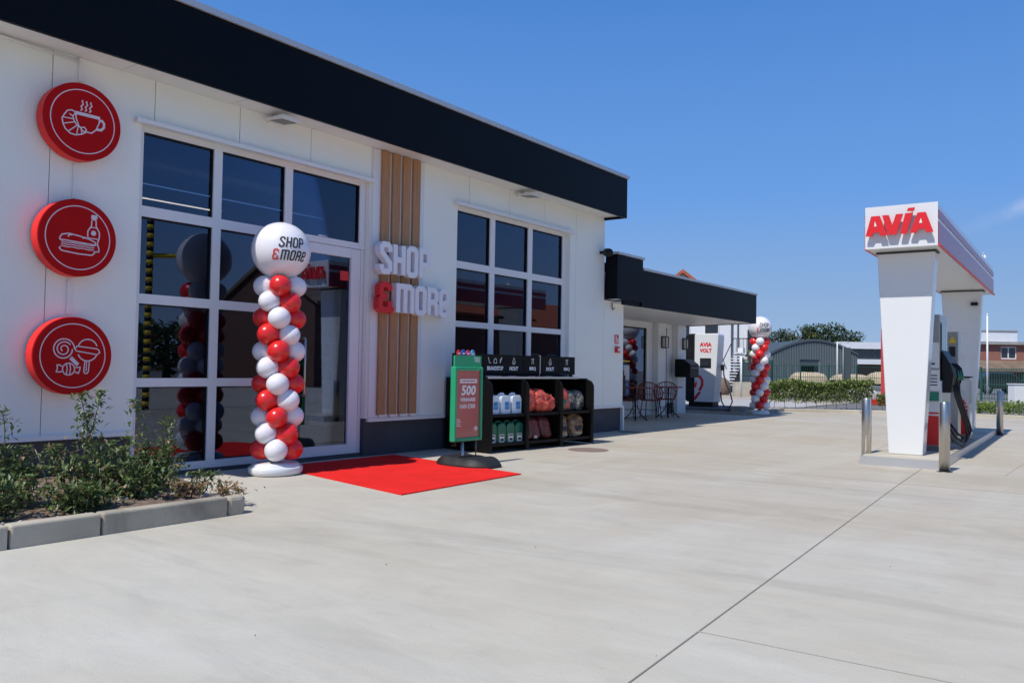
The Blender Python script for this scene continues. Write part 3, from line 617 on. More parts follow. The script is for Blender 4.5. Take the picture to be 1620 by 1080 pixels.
# ============================================================ BALLOON COLUMNS
def balloon_column(loc, face, label, inv, rr=.118):
    t = thing('balloon_column', loc, label, 'balloons', 'balloon columns', 0.); bx, by, bz = loc
    b = MB(); b.lathe([(.10, 0), (.275, .004), (.295, .03), (.297, .075), (.285, .09), (.265, .097), (.262, .108), (.24, .125), (.15, .135), (.06, .142), (0, .143)], (bx, by, bz + .001), 40, sx=1.03, sy=.9); b.build('base', 'white_gloss', t)
    MB().tube([(bx, by, bz + .11), (bx, by, bz + 2.25)], .014, 8).build('pole', 'white', t)
    rr_ = random.Random(3)
    for k in range(11):
        z = bz + 2.05 - k * .178; cyc = (k // 2) % 2
        if not inv: main, other = ('red', 'white') if cyc == 0 else ('white', 'red')
        else: main, other = ('white', 'red') if cyc == 0 else ('red', 'white')
        for j in range(4):
            a = face + j * PI / 2 + (PI / 4 if k % 2 else 0)
            if inv:      # spiral turning the other way
                mates = main if j == (0 if k % 2 == 0 else 0) else other
                a = face + j * PI / 2 + (-PI / 4 if k % 2 else 0)
                # left balloon of even rings takes the colour of the ring above, the right one that of the next
            else: mates = main if j == 0 else other
            q = .152 if k % 2 == 0 else .150; c = (bx + q * math.cos(a), by + q * math.sin(a), z + rr_.uniform(-.006, .006)); r = rr * rr_.uniform(.96, 1.04)
            ax = Vector((math.cos(a), math.sin(a), .05)); rot = Vector((0, 0, 1)).rotation_difference(ax).to_matrix()
            MB().ball(c, r, 28, sz=1.1, rot=rot).build('balloon', 'balloon_' + mates, t)
    C = Vector((bx, by, bz + 2.44)); rb = .318
    o = MB().ball(C, rb, 56, sz=.985).build('large_balloon', 'balloon_white', t)
    MB().lathe([(.012, 0), (.02, .02), (.012, .05)], (bx, by, bz + 2.11), 12).build('knot', 'balloon_white', o)
    # printed lettering wrapped on the balloon
    def sph(u, v, d):
        lon = face + (u + .055) / rb; lat = (v - .015) / rb
        return C + Vector((math.cos(lat) * math.cos(lon), math.cos(lat) * math.sin(lon), math.sin(lat) * .985)) * (rb + .0025 + d)
    def dens(pts, cl=False): 
        out = []
        P = pts + ([pts[0]] if cl else [])
        for a, b in zip(P, P[1:]):
            n = max(1, int(math.dist(a, b) / .02)); out += [(a[0] + (b[0] - a[0]) * i / n, a[1] + (b[1] - a[1]) * i / n) for i in range(n)]
        return out if cl else out + [P[-1]]
    def word2(s, x, z, h, wd, shear=.16):
        for ch in s:
            w_, st = GL[ch]; mb = MB()
            for i, q in enumerate(st):
                cl = q[-1] == 'c'; pts = dens([((x + (p[0] + shear * p[1]) * h), z + p[1] * h) for p in q if p != 'c'], cl)
                mb.ribbon(pts, wd, sph, 0, .0006 + .0004 * i, closed=cl)
            mb.build('lettering', 'print_dark' if ch != '&' else 'red_letter', o); x += w_ * h + wd + .012
        return x
    word2('SHOP', -.075, .025, .105, .017); word2('&', -.145, -.115, .105, .016); word2('MORe', -.055, -.115, .098, .017)
    return t
d1 = math.atan2(-7.6, -5.9)
balloon_column((5.75, 7.47, 0), d1, 'tall red and white balloon column on a white base by the shop door', False)
balloon_column((22.75, 8.28, 0), math.atan2(-8.3, -22.7), 'distant red and white balloon column at the end of the black canopy', True)

# ============================================================ CARPET
c = MB(); cpoly = [(5.60, 5.42), (7.60, 5.50), (8.03, 7.93), (6.12, 7.95)]
c.prism(cpoly, lambda u, v, d: Vector((u, v, d)), .001, .012)
tag(c.build('carpet', 'carpet', loc=(6.8, 6.7, 0)), 'bright red carpet laid on the concrete before the shop door', 'carpet')

# ============================================================ SWING BOARD
bx, by = 7.85, 6.50
t = thing('pavement_sign', (bx, by, 0), 'green framed swing board with a red prize poster on a black base', 'sign board')
b = MB(); n1, n2 = 40, 14
def basez(u, v):       # u along the long side, v along the short side
    e = max(0, 1 - abs(u) ** 3.2) ** .5 * max(0, 1 - abs(v) ** 3) ** .5
    hump = .06 * math.exp(-((u - .5) / .38) ** 2) + .05 * math.exp(-((u + .5) / .38) ** 2) + .03 * math.exp(-(u / .2) ** 2)
    return .028 + (.035 + hump) * min(1, e * 1.5)
pts = []
for i in range(n1 + 1):
    u = -1 + 2 * i / n1; hw = (1 - abs(u) ** 3.5 * .6)
    for j in range(n2 + 1): 
        v = -1 + 2 * j / n2; pts.append((bx + .285 * v * hw, by - .02 + .42 * u, basez(u, v)))
k = n2 + 1
b.add(pts, [(i * k + j, (i + 1) * k + j, (i + 1) * k + j + 1, i * k + j + 1) for i in range(n1) for j in range(n2)], True)
rim = [i * k for i in range(n1 + 1)] + [n1 * k + j for j in range(1, n2 + 1)] + [i * k + n2 for i in range(n1 - 1, -1, -1)] + [j for j in range(n2 - 1, 0, -1)]
rp_ = [pts[i] for i in rim]; nn = len(rp_)
b.add(rp_ + [(x, y, .012) for x, y, z in rp_], [(i, (i + 1) % nn, (i + 1) % nn + nn, i + nn) for i in range(nn)] + [tuple(range(2 * nn - 1, nn - 1, -1))])
b.build('base', 'rubber', t)
MB().tube([(bx - .10, by, .10), (bx - .10, by, .14), (bx - .10, by, .33)], [.035, .022, .018], 12).build('post', 'steel', t)
MB().tube([(bx + .16, by, .10), (bx + .16, by, .33)], .008, 8).build('post', 'steel_dark', t)
MB().box(bx - .27, bx - .25, by - .03, by + .03, .25, .46).build('bracket', 'black', t)
x0, x1, z0, z1 = bx - .30, bx + .235, .30, 1.205
f = MB(); f.box(x0, x0 + .045, by - .04, by + .04, z0, z1); f.box(x1 - .045, x1, by - .04, by + .04, z0, z1); f.box(x0 + .045, x1 - .045, by - .038, by + .04, z0, z0 + .045); f.box(x0 + .045, x1 - .045, by - .038, by + .04, z1 - .05, z1)
f.build('frame', 'green', t, bevel=.012)
po = box(x0 + .045, x1 - .045, by - .018, by + .018, z0 + .045, z1 - .05).build('poster', 'poster', t)
fn = lambda u, v, d: Vector((u, by - .019 - d, v)); xc = (x0 + x1) / 2
q = MB(); q.box(xc - .155, xc + .165, by - .0215, by - .0185, 1.005, 1.055); q.build('banner', 'print_white', po)
q = MB(); xx = xc - .13
for L_ in (.02, .055, .05, .06, .03):
    q.box(xx, xx + L_, by - .0228, by - .0218, 1.022, 1.038); xx += L_ + .012
q.build('fine_print', 'poster', po)
q = MB(); shr = lambda u, v, d: Vector((u + (v - .9) * .12, by - .0195 - d, v))
text(q, '500', shr, 0, .002, h=.125, w=.27, x0=xc + .01, y0=.855, center=True, bold=.035)
text(q, 'WINNAARS', shr, 0, .002, h=.05, w=.29, x0=xc + .01, y0=.78, center=True, bold=.03)
text(q, 'VAN \u20ac300', shr, 0, .002, h=.06, w=.30, x0=xc + .01, y0=.695, center=True, bold=.03); q.build('lettering', 'print_white', po)
q = MB()
for i, zz in enumerate((.56, .535, .51, .485)): q.box(x0 + .06, x0 + .12 + .015 * (i % 2), by - .0205, by - .0185, zz, zz + .010)
q.build('fine_print', 'print_white', po); q = MB(); q.box(x1 - .15, x1 - .07, by - .0205, by - .0185, .44, .452); q.box(x1 - .125, x1 - .11, by - .0208, by - .0206, .415, .48); q.box(x1 - .095, x1 - .083, by - .0208, by - .0206, .42, .475); q.build('poster_logo', 'print_white', po)
h = box(x0 + .02, x1 - .01, by - .012, by + .012, z1 + .002, z1 + .135).build('header', 'green', t)
q = MB(); 
for i in range(3): q.box(x1 - .15 + i * .008, x1 - .045, by - .0145, by - .0125, z1 + .105 - i * .022, z1 + .115 - i * .022)
q.build('fine_print', 'print_white', h)
for i, cc_ in enumerate(('red', 'blue', 'pink', 'lightblue')):
    q = MB(); xx = x0 + .10 + i * .088; q.lathe([(0, -.006), (.036, -.006), (.036, .006), (0, .006)], (xx, by, z1 + .158 + .006 * (i % 2)), 16, False, (0, 1, 0), sy=1.25); q.build('token', cc_, h)
    q = MB(); q.box(xx - .018, xx + .018, by - .009, by - .0065, z1 + .15, z1 + .168); q.build('token_print', 'print_white', h)

# ============================================================ DISPLAY RACK
rz = R(-5); RO = Vector((9.09, 7.11, 0)); rk = thing('display_rack', RO, 'long black three bay display rack with rounded front corners against the shop wall', 'rack', rz=rz)
MR = T(RO.x, RO.y, 0, rz)
BW = .80; H_ = 1.03; DP = .92
def side(x, name='side_panel'):
    b = MB(); prof = [(0, .02), (DP, .02), (DP, H_), (.13, H_)] + [(.13 - .13 * math.sin(R(a)), H_ - .13 + .13 * math.cos(R(a))) for a in range(10, 91, 10)]
    b.prism(prof, lambda u, v, d: Vector((d, u, v)), x, x + .035, M=MR); return b.build(name, 'rack_black', rk, bevel=.004)
for i in range(4): side(i * BW - (.0175 if i else 0))
b = MB(); b.box(.036, 3 * BW - .018, DP - .03, DP - .004, .03, H_ - .02, M=MR); b.build('back_panel', 'rack_black', rk)
for i in range(3):
    xa, xb = i * BW + .036 - (.0175 if i else 0), (i + 1) * BW - .0185
    for z in (.09, .50):
        b = MB(); b.box(xa, xb, .035, DP - .031, z, z + .025, M=MR); b.box(xa, xb, .03, .034, z - .0, z + .045, M=MR); b.build('shelf', 'rack_black', rk)
b = MB(); b.box(-.0, 3 * BW + .02, .135, DP - .001, H_ + .001, H_ + .02, M=MR); b.build('top_panel', 'rack_black', rk)
b = MB(); b.prism([(.06, 0), (.30, .055), (.30, .062), (.06, .006)], lambda u, v, d: Vector((d, u, H_ + .0225 + v)), -.02, 3 * BW - .35, M=MR); b.build('leaflet_ledge', 'clear', rk)
b = MB(); b.box(-.02, 3 * BW - .35, .045, .058, H_ + .014, H_ + .045, M=MR); b.build('price_rail', 'alu', rk)
hx = [-.42, -.02, 1.05, 1.48, 1.9, 2.33]
for i, (a, c_) in enumerate(zip(hx, hx[1:])):
    b = MB(); yy = .33 if i else .345
    b.box(a + .003, c_ - .003, yy, yy + .025, H_ + .075, H_ + .36, M=MR); o = b.build('header_panel', 'rack_black', rk)
    if i:
        fn = lambda u, v, d: MR @ Vector((u, yy - .0005 - d, H_ + v)); q = MB(); xc = (a + c_) / 2
        def ic(kind, x):
            if kind == 'fire': q.ribbon([(x - .025, .23), (x - .03, .26), (x, .32), (x + .03, .26), (x + .022, .23), (x, .22)], .006, fn, 0, .001, True); q.ribbon([(x - .006, .235), (x, .262), (x + .008, .24)], .005, fn, 0, .0015)
            if kind == 'bbq': q.ribbon([(x - .03, .31), (x + .03, .31)], .008, fn, 0, .001); q.ribbon([(x - .026, .29), (x + .026, .29)], .006, fn, 0, .001); q.ribbon([(x - .012, .285), (x - .022, .23)], .005, fn, 0, .001); q.ribbon([(x + .012, .285), (x + .022, .23)], .005, fn, 0, .001)
            if kind == 'car': q.ribbon([(x - .03, .235), (x - .03, .27), (x - .015, .30), (x + .015, .30), (x + .03, .27), (x + .03, .235)], .007, fn, 0, .001, True)
            if kind == 'mow': q.ribbon([(x - .03, .32), (x - .005, .24), (x + .03, .235)], .007, fn, 0, .001)
            if kind == 'pen': q.ribbon([(x - .02, .24), (x + .02, .32)], .010, fn, 0, .001); q.ribbon([(x - .02, .27), (x + .002, .30)], .006, fn, 0, .0015)
        if i == 1:
            ic('mow', .30); ic('car', .42); ic('pen', .54); text(q, 'BRANDSTOF', fn, 0, .001, h=.06, w=.34, x0=.42, y0=.13, center=True, bold=.03)
            ic('fire', .83); text(q, 'HOUT', fn, 0, .001, h=.06, w=.19, x0=.83, y0=.13, center=True, bold=.03)
        elif i == 3: ic('fire', xc); text(q, 'HOUT', fn, 0, .001, h=.06, w=.19, x0=xc, y0=.13, center=True, bold=.03)
        else: ic('bbq', xc); text(q, 'BBQ', fn, 0, .001, h=.06, w=.15, x0=xc, y0=.13, center=True, bold=.03)
        q.build('lettering', 'print_white', o)
for a in (.0, 1.46):
    b = MB(); b.box(a - .025, a - .012, .325, .355, H_ + .03, H_ + .37, M=MR); b.build('header_post', 'alu', rk)
for a in (.2, .7, 1.2, 1.7, 2.2):
    b = MB(); b.box(a, a + .07, .33, .36, H_ + .021, H_ + .0745, M=MR); b.build('header_foot', 'rack_black', rk)
# jerrycans
def jerry(x, z, label, kind, grp):
    P0 = MR @ Vector((x, .09, z)); t = thing('jerrycan', P0, label, 'jerrycan', grp, rz); M = MR @ Matrix.Translation((x, .09, z))
    wd, dp, hh = (.205, .16, .275) if kind == 'clear' else (.175, .15, .29)
    prof = [(-wd / 2 + .012, 0), (wd / 2 - .012, 0), (wd / 2, .012), (wd / 2, hh - .05), (wd / 2 - .03, hh), (-wd / 2 + .055, hh), (-wd / 2 + .02, hh - .012), (-wd / 2, hh - .05), (-wd / 2, .012)]
    m_ = 'plastic_clear' if kind == 'clear' else 'green_can'
    b = MB(); b.prism(prof, lambda u, v, d: Vector((u, d, v)), 0, dp, M=M); b.build('body', m_, t, bevel=.012)
    b = MB(); b.tube([(-wd * .40, dp / 2, hh - .03), (-wd * .36, dp / 2, hh + .012), (-.03, dp / 2, hh + .028), (.02, dp / 2, hh + .026), (.035, dp / 2, hh - .005)], .016, 10, M=M); b.build('handle', m_, t)
    b = MB(); b.lathe([(.024, 0), (.024, .03), (0, .031)], (.058, dp / 2, hh - .014), 16, M=M); b.build('cap', 'blue' if kind == 'clear' else 'green_mid', t)
    b = MB(); z0 = .075 if kind == 'clear' else .02
    b.box(-.025 if kind == 'clear' else -.05, .075 if kind == 'clear' else .05, -.0035, -.001, z0, z0 + .115, M=M); o = b.build('label', 'lightblue' if kind == 'clear' else 'print_white', t)
    b = MB()
    if kind == 'clear': b.box(-.015, .04, -.006, -.0042, z0 + .07, z0 + .09, M=M); b.box(-.015, .06, -.006, -.0042, z0 + .02, z0 + .028, M=M); b.build('print', 'blue', o)
    else: b.box(-.04, .04, -.006, -.0042, z0 + .085, z0 + .105, M=M); b.box(-.03, .035, -.006, -.0042, z0 + .02, z0 + .055, M=M); b.build('print', 'print_dark', o)
for i, (x, lb) in enumerate(((.165, 'clear jerrycan with blue label, left one on the upper shelf'), (.40, 'clear jerrycan with blue label, middle one on the upper shelf'), (.64, 'clear jerrycan with blue label, right one on the upper shelf'))): jerry(x, .527, lb, 'clear', 'clear jerrycans on the upper shelf')
for i, x in enumerate((.135, .325, .515, .705)): jerry(x, .117, 'dark green jerrycan with white label on the lower shelf, %s from the left' % ['first', 'second', 'third', 'fourth'][i], 'green', 'green jerrycans on the lower shelf')
# bags: crumpled closed surfaces
def bag(x, y, z, sx, sy, sz, m_, label, name, grp, lean=0., seed=0, prints=(), crump=.03, sq=3.):
    P0 = MR @ Vector((x, y, z)); t = thing(name, P0, label, 'bag', grp, rz); M = MR @ Matrix.Translation((x, y, z)); b = MB(); n, hh = 36, 22; vs = []; fs = []
    for i in range(hh + 1):
        a = PI * i / hh
        for k in range(n):
            q = 2 * PI * k / n; s_ = lambda v, e: math.copysign(abs(v) ** (2 / e), v)
            X = s_(math.sin(a), sq) * s_(math.cos(q), sq); Y = s_(math.sin(a), sq) * s_(math.sin(q), sq); Z = -s_(math.cos(a), sq)
            dsp = 1 + crump / .1 * .35 * noise.noise(Vector((X * 2 + seed, Y * 2, Z * 2.5))) + crump / .1 * .22 * noise.noise(Vector((X * 6, Y * 6 + seed, Z * 6)))
            v = Vector((X * sx * dsp, Y * sy * dsp, (Z + 1) * sz)); v.x += lean * v.z; v.y += .15 * v.z; vs.append(v)
    for i in range(hh):
        for k in range(n): fs.append((i * n + k, i * n + (k + 1) % n, (i + 1) * n + (k + 1) % n, (i + 1) * n + k))
    b.add(vs, fs, True, M); o = b.build('sack', m_, t)
    for (u0, u1, v0, v1, pm_) in prints:
        q = MB(); nu = 6; pts = []
        for a_ in range(nu + 1):
            for c_ in range(nu + 1):
                u = u0 + (u1 - u0) * a_ / nu; v = v0 + (v1 - v0) * c_ / nu
                X = min(.97, abs(u)) ; yy = -sy * (1 - (X) ** sq) ** (1 / sq); Z = abs(2 * v - 1); yy *= (1 - min(.97, Z) ** sq) ** (1 / sq) 
                px_ = u * sx + lean * v * 2 * sz; pz = v * 2 * sz; best = None
                # ride on the sack's own front surface
                for w_ in vs:
                    if w_.y < .15 * w_.z + .0:
                        dd = (w_.x - px_) ** 2 + (w_.z - pz) ** 2
                        if best is None or dd < best[0]: best = (dd, w_.y)
                pts.append((px_, best[1] - .008, pz))
        q.add(pts, [(i * (nu + 1) + j, (i + 1) * (nu + 1) + j, (i + 1) * (nu + 1) + j + 1, i * (nu + 1) + j + 1) for i in range(nu) for j in range(nu)], True, M); q.build('print', pm_, t)
    return t
mat('bag_orange', (.95, .20, .13), .5, var=.35, vs=18., bump=1., bs=30, c2=(.55, .035, .02)); mat('bag_black', (.22, .035, .035), .3, var=.6, vs=11., c2=(.015, .014, .016), bump=.8, bs=30)
mat('bag_log', (.55, .32, .15), .3, var=.8, vs=16., c2=(.025, .02, .025), bump=1., bs=30); mat('bag_dark', (.42, .38, .30), .3, var=.5, vs=20., c2=(.03, .03, .03), bump=.8, bs=30)
bag(.96, .22, .527, .17, .17, .205, 'bag_orange', 'crumpled orange mesh firewood bag, left one on the upper middle shelf', 'firewood_bag', 'orange firewood bags', seed=1, crump=.1, sq=2.4)
bag(1.22, .20, .527, .18, .17, .185, 'bag_orange', 'crumpled orange mesh firewood bag, middle one on the upper middle shelf', 'firewood_bag', 'orange firewood bags', seed=5, crump=.1, sq=2.4)
bag(1.44, .22, .527, .13, .17, .15, 'bag_orange', 'crumpled orange mesh firewood bag, right one on the upper middle shelf', 'firewood_bag', 'orange firewood bags', seed=9, crump=.1, sq=2.4)
for i, (x, ln) in enumerate(((.93, -.1), (1.14, -.25), (1.40, -.2))):
    bag(x, .2, .117, .125, .13, .185, 'bag_black', 'black and red charcoal bag on the lower middle shelf, %s one' % ['left', 'middle', 'right'][i], 'charcoal_bag', 'charcoal bags', ln, 11 + i * 3, [(-.55, .45, .62, .8, 'redbrown'), (-.6, -.1, .1, .22, 'print_white')] if i != 2 else [(-.5, .5, .62, .78, 'redbrown')], .04, 3.)
bag(1.78, .2, .527, .15, .14, .20, 'bag_orange', 'orange and green kindling bag on the upper right shelf', 'kindling_bag', None, 0, 21, [(-.35, .0, .05, .5, 'green_mid')], .08, 2.6)
for i, x in enumerate((2.0, 2.23)): bag(x, .22, .527, .12, .13, .17, 'bag_dark', 'dark clear-topped fuel bag on the upper right shelf, %s one' % ['left', 'right'][i], 'fuel_bag', 'fuel bags', 0, 31 + i, [(-.5, .5, .1, .42, 'print_dark')], .06, 2.8)
for i, x in enumerate((1.78, 2.14)): bag(x, .22, .117, .17 if i else .13, .15, .19, 'bag_log', 'clear bag of split logs on the lower right shelf, %s one' % ['left', 'right'][i], 'log_bag', 'bags of logs', 0, 41 + i * 3, [(-.75, .75, .05, .24, 'tarp'), (-.5, .5, .30, .5, 'print_dark')], .06, 3.)

# manhole covers
for (x, y, r, m_, lb) in ((10.6, 6.45, .30, 'redbrown_cover', 'round brown manhole cover in the concrete beside the display rack'), (14.25, 7.75, .22, 'joint', 'small dark drain cover by the corner of the white wall')):
    if m_ == 'redbrown_cover' and m_ not in MT: mat(m_, (.24, .17, .14), .8, var=.2, vs=20.)
    t = thing('manhole_cover', (x, y, 0), lb, 'manhole cover'); b = MB(); b.lathe([(r, 0), (r, .005), (r - .02, .007), (0, .007)], (x, y, .0005), 40, False); b.build('plate', m_, t)
    b = MB(); b.lathe([(r * .86, .0078), (r * .86, .0095), (r * .82, .0095), (r * .82, .0078), (r * .86, .0078)], (x, y, .0005), 40, False); b.build('rib', 'joint', t)

# ============================================================ PUMP CANOPY (local frame turned two degrees)
PO = Vector((11.70, 1.95, 0)); PR = R(2); MP = T(PO.x, PO.y, 0, PR)
isl = MB(); isl.prism([(-.0, -.04), (7.62, -.04), (7.66, 0), (7.66, .86), (7.62, .9), (-.0, .9), (-.04, .86), (-.04, 0)], lambda u, v, d: Vector((u, v, d)), -.02, .125, M=MP)
t = thing('pump_island', PO, 'low concrete pump island with a steel edge beneath the fuel canopy', 'island', rz=PR); isl.build('slab', 'kerbstone', t, bevel=.008)
b = MB()
b.ribbon([(-.052, -.052), (7.672, -.052), (7.672, .912), (-.052, .912)], .014, lambda u, v, d: Vector((u, v, d)), -.01, .118, True, M=MP); b.build('edge_plate', 'steel_edge' if 'steel_edge' in MT else 'alu', t)
pc = thing('pump_canopy', PO, 'white fuel pump canopy with tapered columns and red AVIA letters', 'canopy', rz=PR)
def column(x, th, lb=None):
    b = MB(); c0 = .445
    P = lambda hw, z, xx: Vector((xx, c0 + hw, z))
    vs = []
    for z, hw in ((.126, .21), (2.845, .358)): vs += [P(-hw, z, x), P(hw, z, x), P(hw, z, x + th), P(-hw, z, x + th)]
    b.add(vs, [(0, 1, 2, 3), (4, 7, 6, 5), (0, 4, 5, 1), (1, 5, 6, 2), (2, 6, 7, 3), (3, 7, 4, 0)], M=MP); return b.build('column', 'white_gloss', pc, bevel=.012)
c1 = column(.42, .30); c2_ = column(6.6, .30)
for a_ in (.40, 6.58): b = MB(); b.box(a_, a_ + .34, .07, .82, 2.846, 2.858, M=MP); b.build('joint_gap', 'black', pc)
LBX = 7.75
b = MB(); b.box(0.012, LBX, 0.0, .87, 2.862, 3.41, M=MP); b.box(-.0, .0118, -.002, .872, 2.86, 3.42, M=MP); bx_ = b.build('box_body', 'white_gloss', pc)
for y0, y1, nm in ((-.012, -.001, 0), (.871, .882, 1)):
    for z0, z1, m_ in ((2.875, 3.165, 'red_panel'), (3.225, 3.32, 'red_panel')):
        if m_ not in MT: mat(m_, (.36, .03, .06), .25, coat=.1, spec=.5)
        b = MB(); b.box(.02, LBX, y0, y1, z0, z1, M=MP); b.build('red_band', m_, pc)
    b = MB(); b.box(.01, LBX + .02, y0 - (.025 if nm == 0 else 0), y1, 2.852, 2.872, M=MP); b.build('red_trim', 'red', pc)
b = MB(); b.box(1.2, 4.3, .60, .615, 2.855, 2.8615, M=MP); b.build('seam', 'joint', pc)
b = MB(); b.box(6.5, 6.62, .2, .3, 2.60, 2.66, M=MP) if False else b.box(6.52, 6.597, .16, .28, 2.56, 2.62, M=MP); b.build('sensor', 'black', pc)
b = MB(); b.box(6.592, 6.598, .40, .50, 1.50, 1.58, M=MP); b.build('sticker', 'icon', pc)
b = MB(); b.lathe([(.03, 3.41), (.03, 3.50), (.05, 3.51), (.05, 3.56), (.02, 3.60), (0, 3.60)], (7.0, .1, 0), 14, M=MP); b.tube([(6.92, .1, 3.62), (7.08, .1, 3.62)], .01, M=MP); b.build('vent', 'white', pc)
# raised letters
def deskew(px, py):
    yb = 512 - .065 * (px - 115); yt = 124 - .0887 * (px - 108); return ((px - 111) / 691, (yb - py) / (yb - yt))
AV = [[[(127, 400), (182, 212), (266, 206), (336, 385), (272, 391), (262, 360), (206, 364), (190, 397)]],
      [[(289, 202), (352, 197), (387, 292), (422, 190), (488, 185), (426, 376), (346, 381)]],
      [[(510, 181), (580, 174), (523, 369), (461, 373)], [(536, 132), (600, 125), (592, 155), (527, 161)]],
      [[(625, 175), (701, 168), (771, 352), (704, 356), (692, 325), (628, 329), (613, 361), (553, 363)]]]
HOLE = [[(212, 306), (220, 256), (236, 304)], [], [], [(640, 272), (656, 226), (670, 270)]]
for ps_, hole in zip(AV, HOLE):
    b = MB()
    for p in ps_: b.prism([deskew(*q) for q in p], lambda u, v, d: Vector((-.03 - d, .87 - u * .87, 2.862 + v * .555)), .03, .06, M=MP)
    o = b.build('letter', 'red_letter', pc)
    if hole: b = MB(); b.prism([deskew(*q) for q in hole], lambda u, v, d: Vector((-.09 - d, .87 - u * .87, 2.862 + v * .555)), .0005, .002, M=MP); b.build('letter_counter', 'white', o)
    b = MB()
    for p in ps_:
        cx = sum(q[0] for q in p) / len(p); cy = sum(q[1] for q in p) / len(p); u, v = deskew(cx, cy)
        b.tube([MP @ Vector((-.001, .87 - u * .87, 2.862 + v * .555)), MP @ Vector((-.061, .87 - u * .87, 2.862 + v * .555))], .008)
    b.build('standoff', 'alu', pc)

# bollards
def bollard(x, y, h, label):
    t = thing('bollard', (x, y, 0), label, 'bollard', 'steel bollards round the pump island')
    MB().lathe([(.062, 0), (.062, h - .008), (.056, h), (0, h)], (x, y, 0), 32).build('post', 'steel', t)
    MB().lathe([(.09, .001), (.09, .006), (.063, .008), (.063, .001), (.09, .001)], (x, y, 0), 24).build('flange', 'steel_dark', t)
bollard(11.50, 1.84, .865, 'round steel bollard nearest the camera at the right front corner of the pump island')
bollard(11.93, 2.86, .87, 'round steel bollard left of the tapered white column front')
bollard(19.42, 2.10, .90, 'distant round steel bollard at the far right end of the pump island')
bollard(19.6, 3.2, .90, 'round steel bollard at the far left end of the island behind the column')

# dispensers
def disp(x0, label, hoses=True):
    t = thing('fuel_dispenser', MP @ Vector((x0, .445, .126)), label, 'fuel pump', 'fuel dispensers', PR); y0, y1 = .13, .76; L = .95
    b = MB(); b.box(x0, x0 + L, y0, y1, .20, 1.12, M=MP); b.build('housing', 'white_gloss', t, bevel=.006)
    b = MB(); b.box(x0 + .01, x0 + L - .01, y0 + .01, y1 - .01, .126, .198, M=MP); b.build('plinth', 'steel_dark', t)
    b = MB(); b.box(x0 - .004, x0 - .001, y0 + .004, y1 - .004, .205, .62, M=MP); b.box(x0 + .02, x0 + L - .02, y0 - .006, y0 - .001, .205, .62, M=MP); b.build('red_panel', 'red', t)
    b = MB(); b.box(x0 - .004, x0 - .001, y0 + .004, y1 - .004, .645, .67, M=MP); b.box(x0 + .02, x0 + L - .02, y0 - .006, y0 - .001, .645, .67, M=MP); b.build('red_stripe', 'red', t)
    b = MB(); b.box(x0 + .0, x0 + L * .8, y0 + .02, y1 - .02, 1.125, 2.06, M=MP); b.build('display_tower', 'steel', t, bevel=.006)
    b = MB(); b.box(x0 - .012, x0 - .001, y0 + .03, y1 - .15, 1.30, 1.66, M=MP); o = b.build('notice_plate', 'white', t); b = MB(); b.lathe([(.03, 0), (0, .004)], (x0 - .0125, y0 + .16, 1.50), 16, False, (-1, 0, 0), M=MP); b.box(x0 - .014, x0 - .0122, y0 + .08, y0 + .26, 1.345, 1.37, M=MP); b.build('pictogram', 'print_dark', o)
    b = MB(); b.box(x0 - .012, x0 - .001, y0 + .02, y1 - .12, .98, 1.27, M=MP); o = b.build('notice_plate', 'white', t)
    b = MB(); b.box(x0 - .015, x0 - .0122, y0 + .03, y1 - .13, .83, .96, M=MP); b.build('green_notice', 'green_mid', t)
    b = MB()
    for k in range(4): b.box(x0 - .0145, x0 - .0122, y0 + .05, y0 + .28, 1.05 + k * .045, 1.065 + k * .045, M=MP)
    b.build('print', 'print_dark', o)
    b = MB(); b.box(x0 + .08, x0 + .68, y0 + .008, y0 + .019, 1.52, 1.95, M=MP); o = b.build('display', 'dark_glass', t)
    for k in range(3): b = MB(); b.box(x0 + .12 + k * .19, x0 + .27 + k * .19, y0 + .004, y0 + .0075, 1.56, 1.92, M=MP); b.build('screen', 'panel_tint', o)
    if hoses:
        b = MB(); b.prism([(.0, .95), (.12, .95), (.15, 1.2), (.11, 1.36), (.0, 1.56)], lambda u, v, d: Vector((x0 + d, y0 + .01 - u, v)), .10, .82, M=MP); b.build('nozzle_boot', 'black', t, bevel=.01)
        for k in range(3):
            xx = x0 + .2 + k * .24
            b = MB(); b.tube([(xx, y0 - .15, 1.06), (xx, y0 - .185, 1.18), (xx, y0 - .17, 1.30), (xx, y0 - .11, 1.37)], [.011, .015, .016, .012], 10, M=MP); o = b.build('nozzle', 'black', t); b = MB(); b.tube([(xx, y0 - .19, 1.13), (xx, y0 - .195, 1.20), (xx, y0 - .18, 1.27)], .013, 8, M=MP); b.build('grip', 'green_mid', o)
            b = MB(); lo = .30 + .04 * k; b.tube([(xx, y0 - .14, 1.06), (xx + .02, y0 - .15, .92), (xx + .15, y0 - .20, .70), (xx + .30, y0 - .25, .48), (xx + .34, y0 - .27, lo), (xx + .15, y0 - .24, lo - .12), (xx - .06, y0 - .14, lo - .04), (xx - .10, y0 - .03, .50)], .017, 8, M=MP); b.build('hose', 'rubber', t)
    return t
mat('panel_tint', (.32, .42, .42), .15, spec=.8)
disp(1.35, 'near fuel dispenser with steel display tower, black nozzle holder and hanging hoses')
